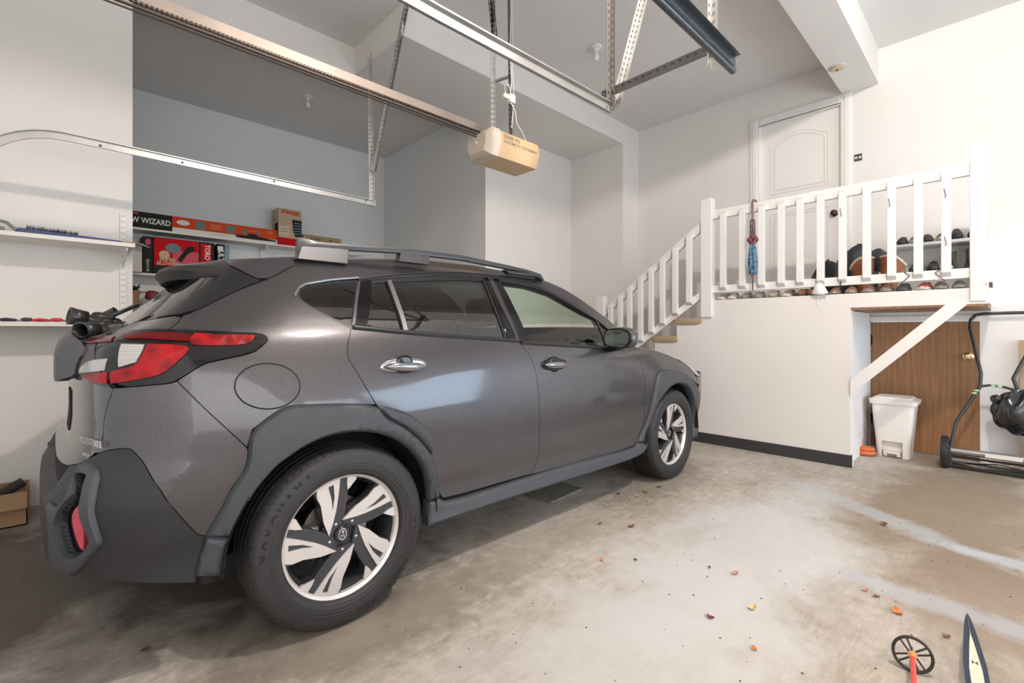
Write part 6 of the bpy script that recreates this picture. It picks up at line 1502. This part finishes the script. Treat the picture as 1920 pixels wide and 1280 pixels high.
# ski lies nearly flat, tip away from the camera and curling upward
tip = Vector((2.43, .096, .11)); A_ = Vector((1.99, .055, .100)); B_ = Vector((.95, -.06, .16))
cl = []
for k in range(31):
    t = k / 30
    if t < .4: u = t / .4; p = tip * (1 - u) + A_ * u; p.z = A_.z + .012 * (1 - u) ** 2 
    else: u = (t - .4) / .6; p = A_ * (1 - u) + B_ * u
    cl.append(p)
def wid(t): return .027 * min(1, (t / .30)) ** .62 + .0008
def ski_strip(f, dz, m, nm, wf):
    V = []
    for k, p in enumerate(cl):
        t = k / 30; d = (cl[min(k + 1, 30)] - cl[max(k - 1, 0)]).normalized(); sdv = d.cross(Vector((0, 0, 1))).normalized(); upv = sdv.cross(d)
        w_ = wf(t)
        V += [p + sdv * w_ + upv * dz, p - sdv * w_ + upv * dz, p - sdv * w_ + upv * (dz - f), p + sdv * w_ + upv * (dz - f)]
    F = [(4*k + a, 4*k + (a+1) % 4, 4*k + 4 + (a+1) % 4, 4*k + 4 + a) for k in range(30) for a in range(4)] + [(3, 2, 1, 0), (120, 121, 122, 123)]
    return wp_(MB().add(V, F).build(nm, m, smooth=True, auto=30), sk)
ski_strip(.010, .0, NAVY, 'edge', wid)
ski_strip(.0012, .0012, IV, 'centre_stripe', lambda t: max(.0001, .015 * min(1, max(0, t - .13) / .20) ** .8))
p = cl[9]; d = (cl[10] - cl[8]).normalized(); sdv = d.cross(Vector((0, 0, 1))).normalized(); upv = sdv.cross(d)
def sp(u, v): return p + sdv * u - d * v + upv * .002
wp_(MB().add([sp(-.007, .014), sp(-.002, .002), sp(-.007, -.012), sp(.007, .014), sp(.002, .002), sp(.007, -.012), sp(.0, -.002), sp(.0, .004)], [(0, 1, 2), (3, 5, 4), (1, 7, 4, 6)]).build('emblem', NAVY), sk)
po = empty('ski_pole', (2.14, .23, 0)); tag(po, 'orange and red ski pole with black four-spoke basket at the lower right', 'ski pole')
ax = Vector((-.50, -.057, .115)).normalized(); c0 = Vector((2.10, .217, .055))
u1 = ax.cross(Vector((0, 0, 1))).normalized(); u2 = ax.cross(u1)
BK = mat('basket_black', (.03, .022, .02), .4)
Rb = .052
g = MB().tube([tuple(c0 + (u1 * math.cos(a) + u2 * math.sin(a)) * Rb) for a in [2*math.pi*k/48 for k in range(48)]], .005, 10, closed=True)
for k in range(4):
    a = R(30 + 90*k); dd_ = u1 * math.cos(a) + u2 * math.sin(a); e_ = u2 * math.cos(a) - u1 * math.sin(a)
    for s2 in (-1, 1): g.tube([tuple(c0 + dd_ * .012 + e_ * .005 * s2), tuple(c0 + dd_ * (Rb - .004) + e_ * .010 * s2)], .0032, 6)
wp_(g.build('basket', BK, smooth=True), po)
wp_(MB().tube([tuple(c0 - ax * .012), tuple(c0 + ax * .010)], .0125, 16).build('basket_hub', mat('tan_rubber', (.62, .42, .25), .6), smooth=True), po)
wp_(MB().tube([tuple(c0 - ax * .095), tuple(c0 - ax * .01)], [.002, .005], 10).build('tip', STEEL, smooth=True), po)
wp_(MB().tube([tuple(c0 + ax * .01), tuple(c0 + ax * .045)], .0085, 16).build('shaft_sleeve', mat('orange_sleeve', (.85, .34, .05), .4), smooth=True), po)
wp_(MB().tube([tuple(c0 + ax * .04), tuple(c0 + ax * 1.15)], .0072, 16).build('shaft', mat('red_shaft', (.78, .06, .05), .35, noise=.25, nscale=30), smooth=True), po)
# ------------------------------------------------------------------ floor plate and leaves
pl = MB().prism(rrect(0, 0, .19, .12, .03), 0, .014).build('floor_plate', mat('weathered_grey_plate', (.22, .20, .16), .8, noise=.6, nscale=25, bump=.6, bscale=60), bevel=.004)
pl.location = (2.575, 2.235, 0); pl.rotation_euler = (0, 0, R(4)); tag(pl, 'weathered grey square plate on the floor under the car sill', 'plate')
LC = {'orange': (.62, .20, .06), 'yellow': (.70, .52, .22), 'red': (.20, .03, .05), 'brown': (.22, .11, .05), 'pink': (.55, .28, .20), 'dark': (.08, .05, .035)}
leaves = [(2.324, .888, 'pink', .035, 'pinkish dry leaf in the middle of the open floor'), (2.084, .727, 'yellow', .040, 'pale yellow curled leaf on the open floor'), (1.897, .820, 'red', .030, 'dark red leaf near the bottom of the picture'),
 (2.481, .303, 'orange', .045, 'bright orange leaf lying beyond the ski pole'), (2.592, .430, 'pink', .028, 'small pinkish leaf left of two beside the bright orange leaf'), (2.566, .384, 'brown', .028, 'small brown leaf right of two beside the bright orange leaf'),
 (3.554, .499, 'brown', .045, 'brown leaf on the far right part of the floor'), (2.105, 1.288, 'dark', .022, 'tiny dark leaf left of centre on the open floor'), (1.977, 1.404, 'orange', .022, 'tiny orange scrap on the floor beside the rear door'),
 (2.442, 1.526, 'brown', .040, 'brown leaf on the floor beside the front door'), (1.823, .629, 'orange', .024, 'small orange leaf near the bottom edge left of the ski pole'), (2.35, 1.68, 'brown', .028, 'brown leaf crumb by the shadow of the car'),
 (2.419, .151, 'brown', .030, 'brown twig-like leaf between pole basket and ski'), (3.045, 1.785, 'brown', .045, 'larger brown leaf at the foot of the front tyre'), (3.21, 1.772, 'dark', .030, 'dark leaf close to the front tyre'),
 (2.926, 1.777, 'pink', .030, 'pinkish leaf behind the front tyre'), (2.878, 1.899, 'brown', .035, 'brown leaf in the shade edge near the front tyre'), (3.625, 1.929, 'orange', .035, 'reddish orange leaf just ahead of the front tyre'), (2.297, .998, 'dark', .018, 'tiny dark crumb left of the pinkish dry leaf'),
 (.235, 2.15, 'dark', .030, 'dark leaf on the floor behind the rear wheel')]
for k, (x, y, c, s_, lb) in enumerate(leaves):
    rnd = random.Random(k + 11); g = MB(); n = 9; V = []
    for i in range(n):
        t = i / (n - 1); w_ = s_ * .36 * math.sin(math.pi * t) ** .7 * (1 + .35 * math.sin(7 * math.pi * t + k)); xx = s_ * (t - .5)
        for u in (-1, 0, 1): V.append((xx, u * w_, .0035 + s_ * .16 * abs(u) * (1 + .5 * math.sin(5*t + k)) + s_ * .10 * (2*t - 1) ** 2))
    F = [(3*i + u, 3*i + u + 1, 3*i + u + 4, 3*i + u + 3) for i in range(n - 1) for u in (0, 1)]
    g.add(V, F); g.tube([(s_ * .5, 0, .006), (s_ * .8, s_ * .12, .004)], .0009, 5)
    o = g.build('fallen_leaf', mat('leaf_' + c, LC[c], .7, noise=.25, nscale=80), smooth=True); o.location = (x, y, 0); o.rotation_euler = (0, 0, rnd.uniform(0, 6.28)); tag(o, lb, 'leaf', 'fallen leaves on the garage floor')
dbr = MB(); rnd = random.Random(77)
for k in range(260):
    if k < 130: x = rnd.gauss(2.95, .25); y = rnd.gauss(1.80, .10)
    else: x = rnd.uniform(.9, 4.2); y = rnd.uniform(-.1, 1.7)
    r_ = rnd.uniform(.0015, .0055); a = rnd.uniform(0, 6.28)
    dbr.add([(x + r_ * 1.6 * math.cos(a), y + r_ * 1.6 * math.sin(a), .001), (x + r_ * math.cos(a + 2), y + r_ * math.sin(a + 2), .001), (x + r_ * math.cos(a + 4), y + r_ * math.sin(a + 4), .001), (x, y, .004)], [(0, 1, 3), (1, 2, 3), (2, 0, 3)])
tag(dbr.build('leaf_litter', mat('leaf_dark', LC['dark'], .7)), 'crumbs of dry leaf litter scattered over the concrete', 'litter', kind='stuff')
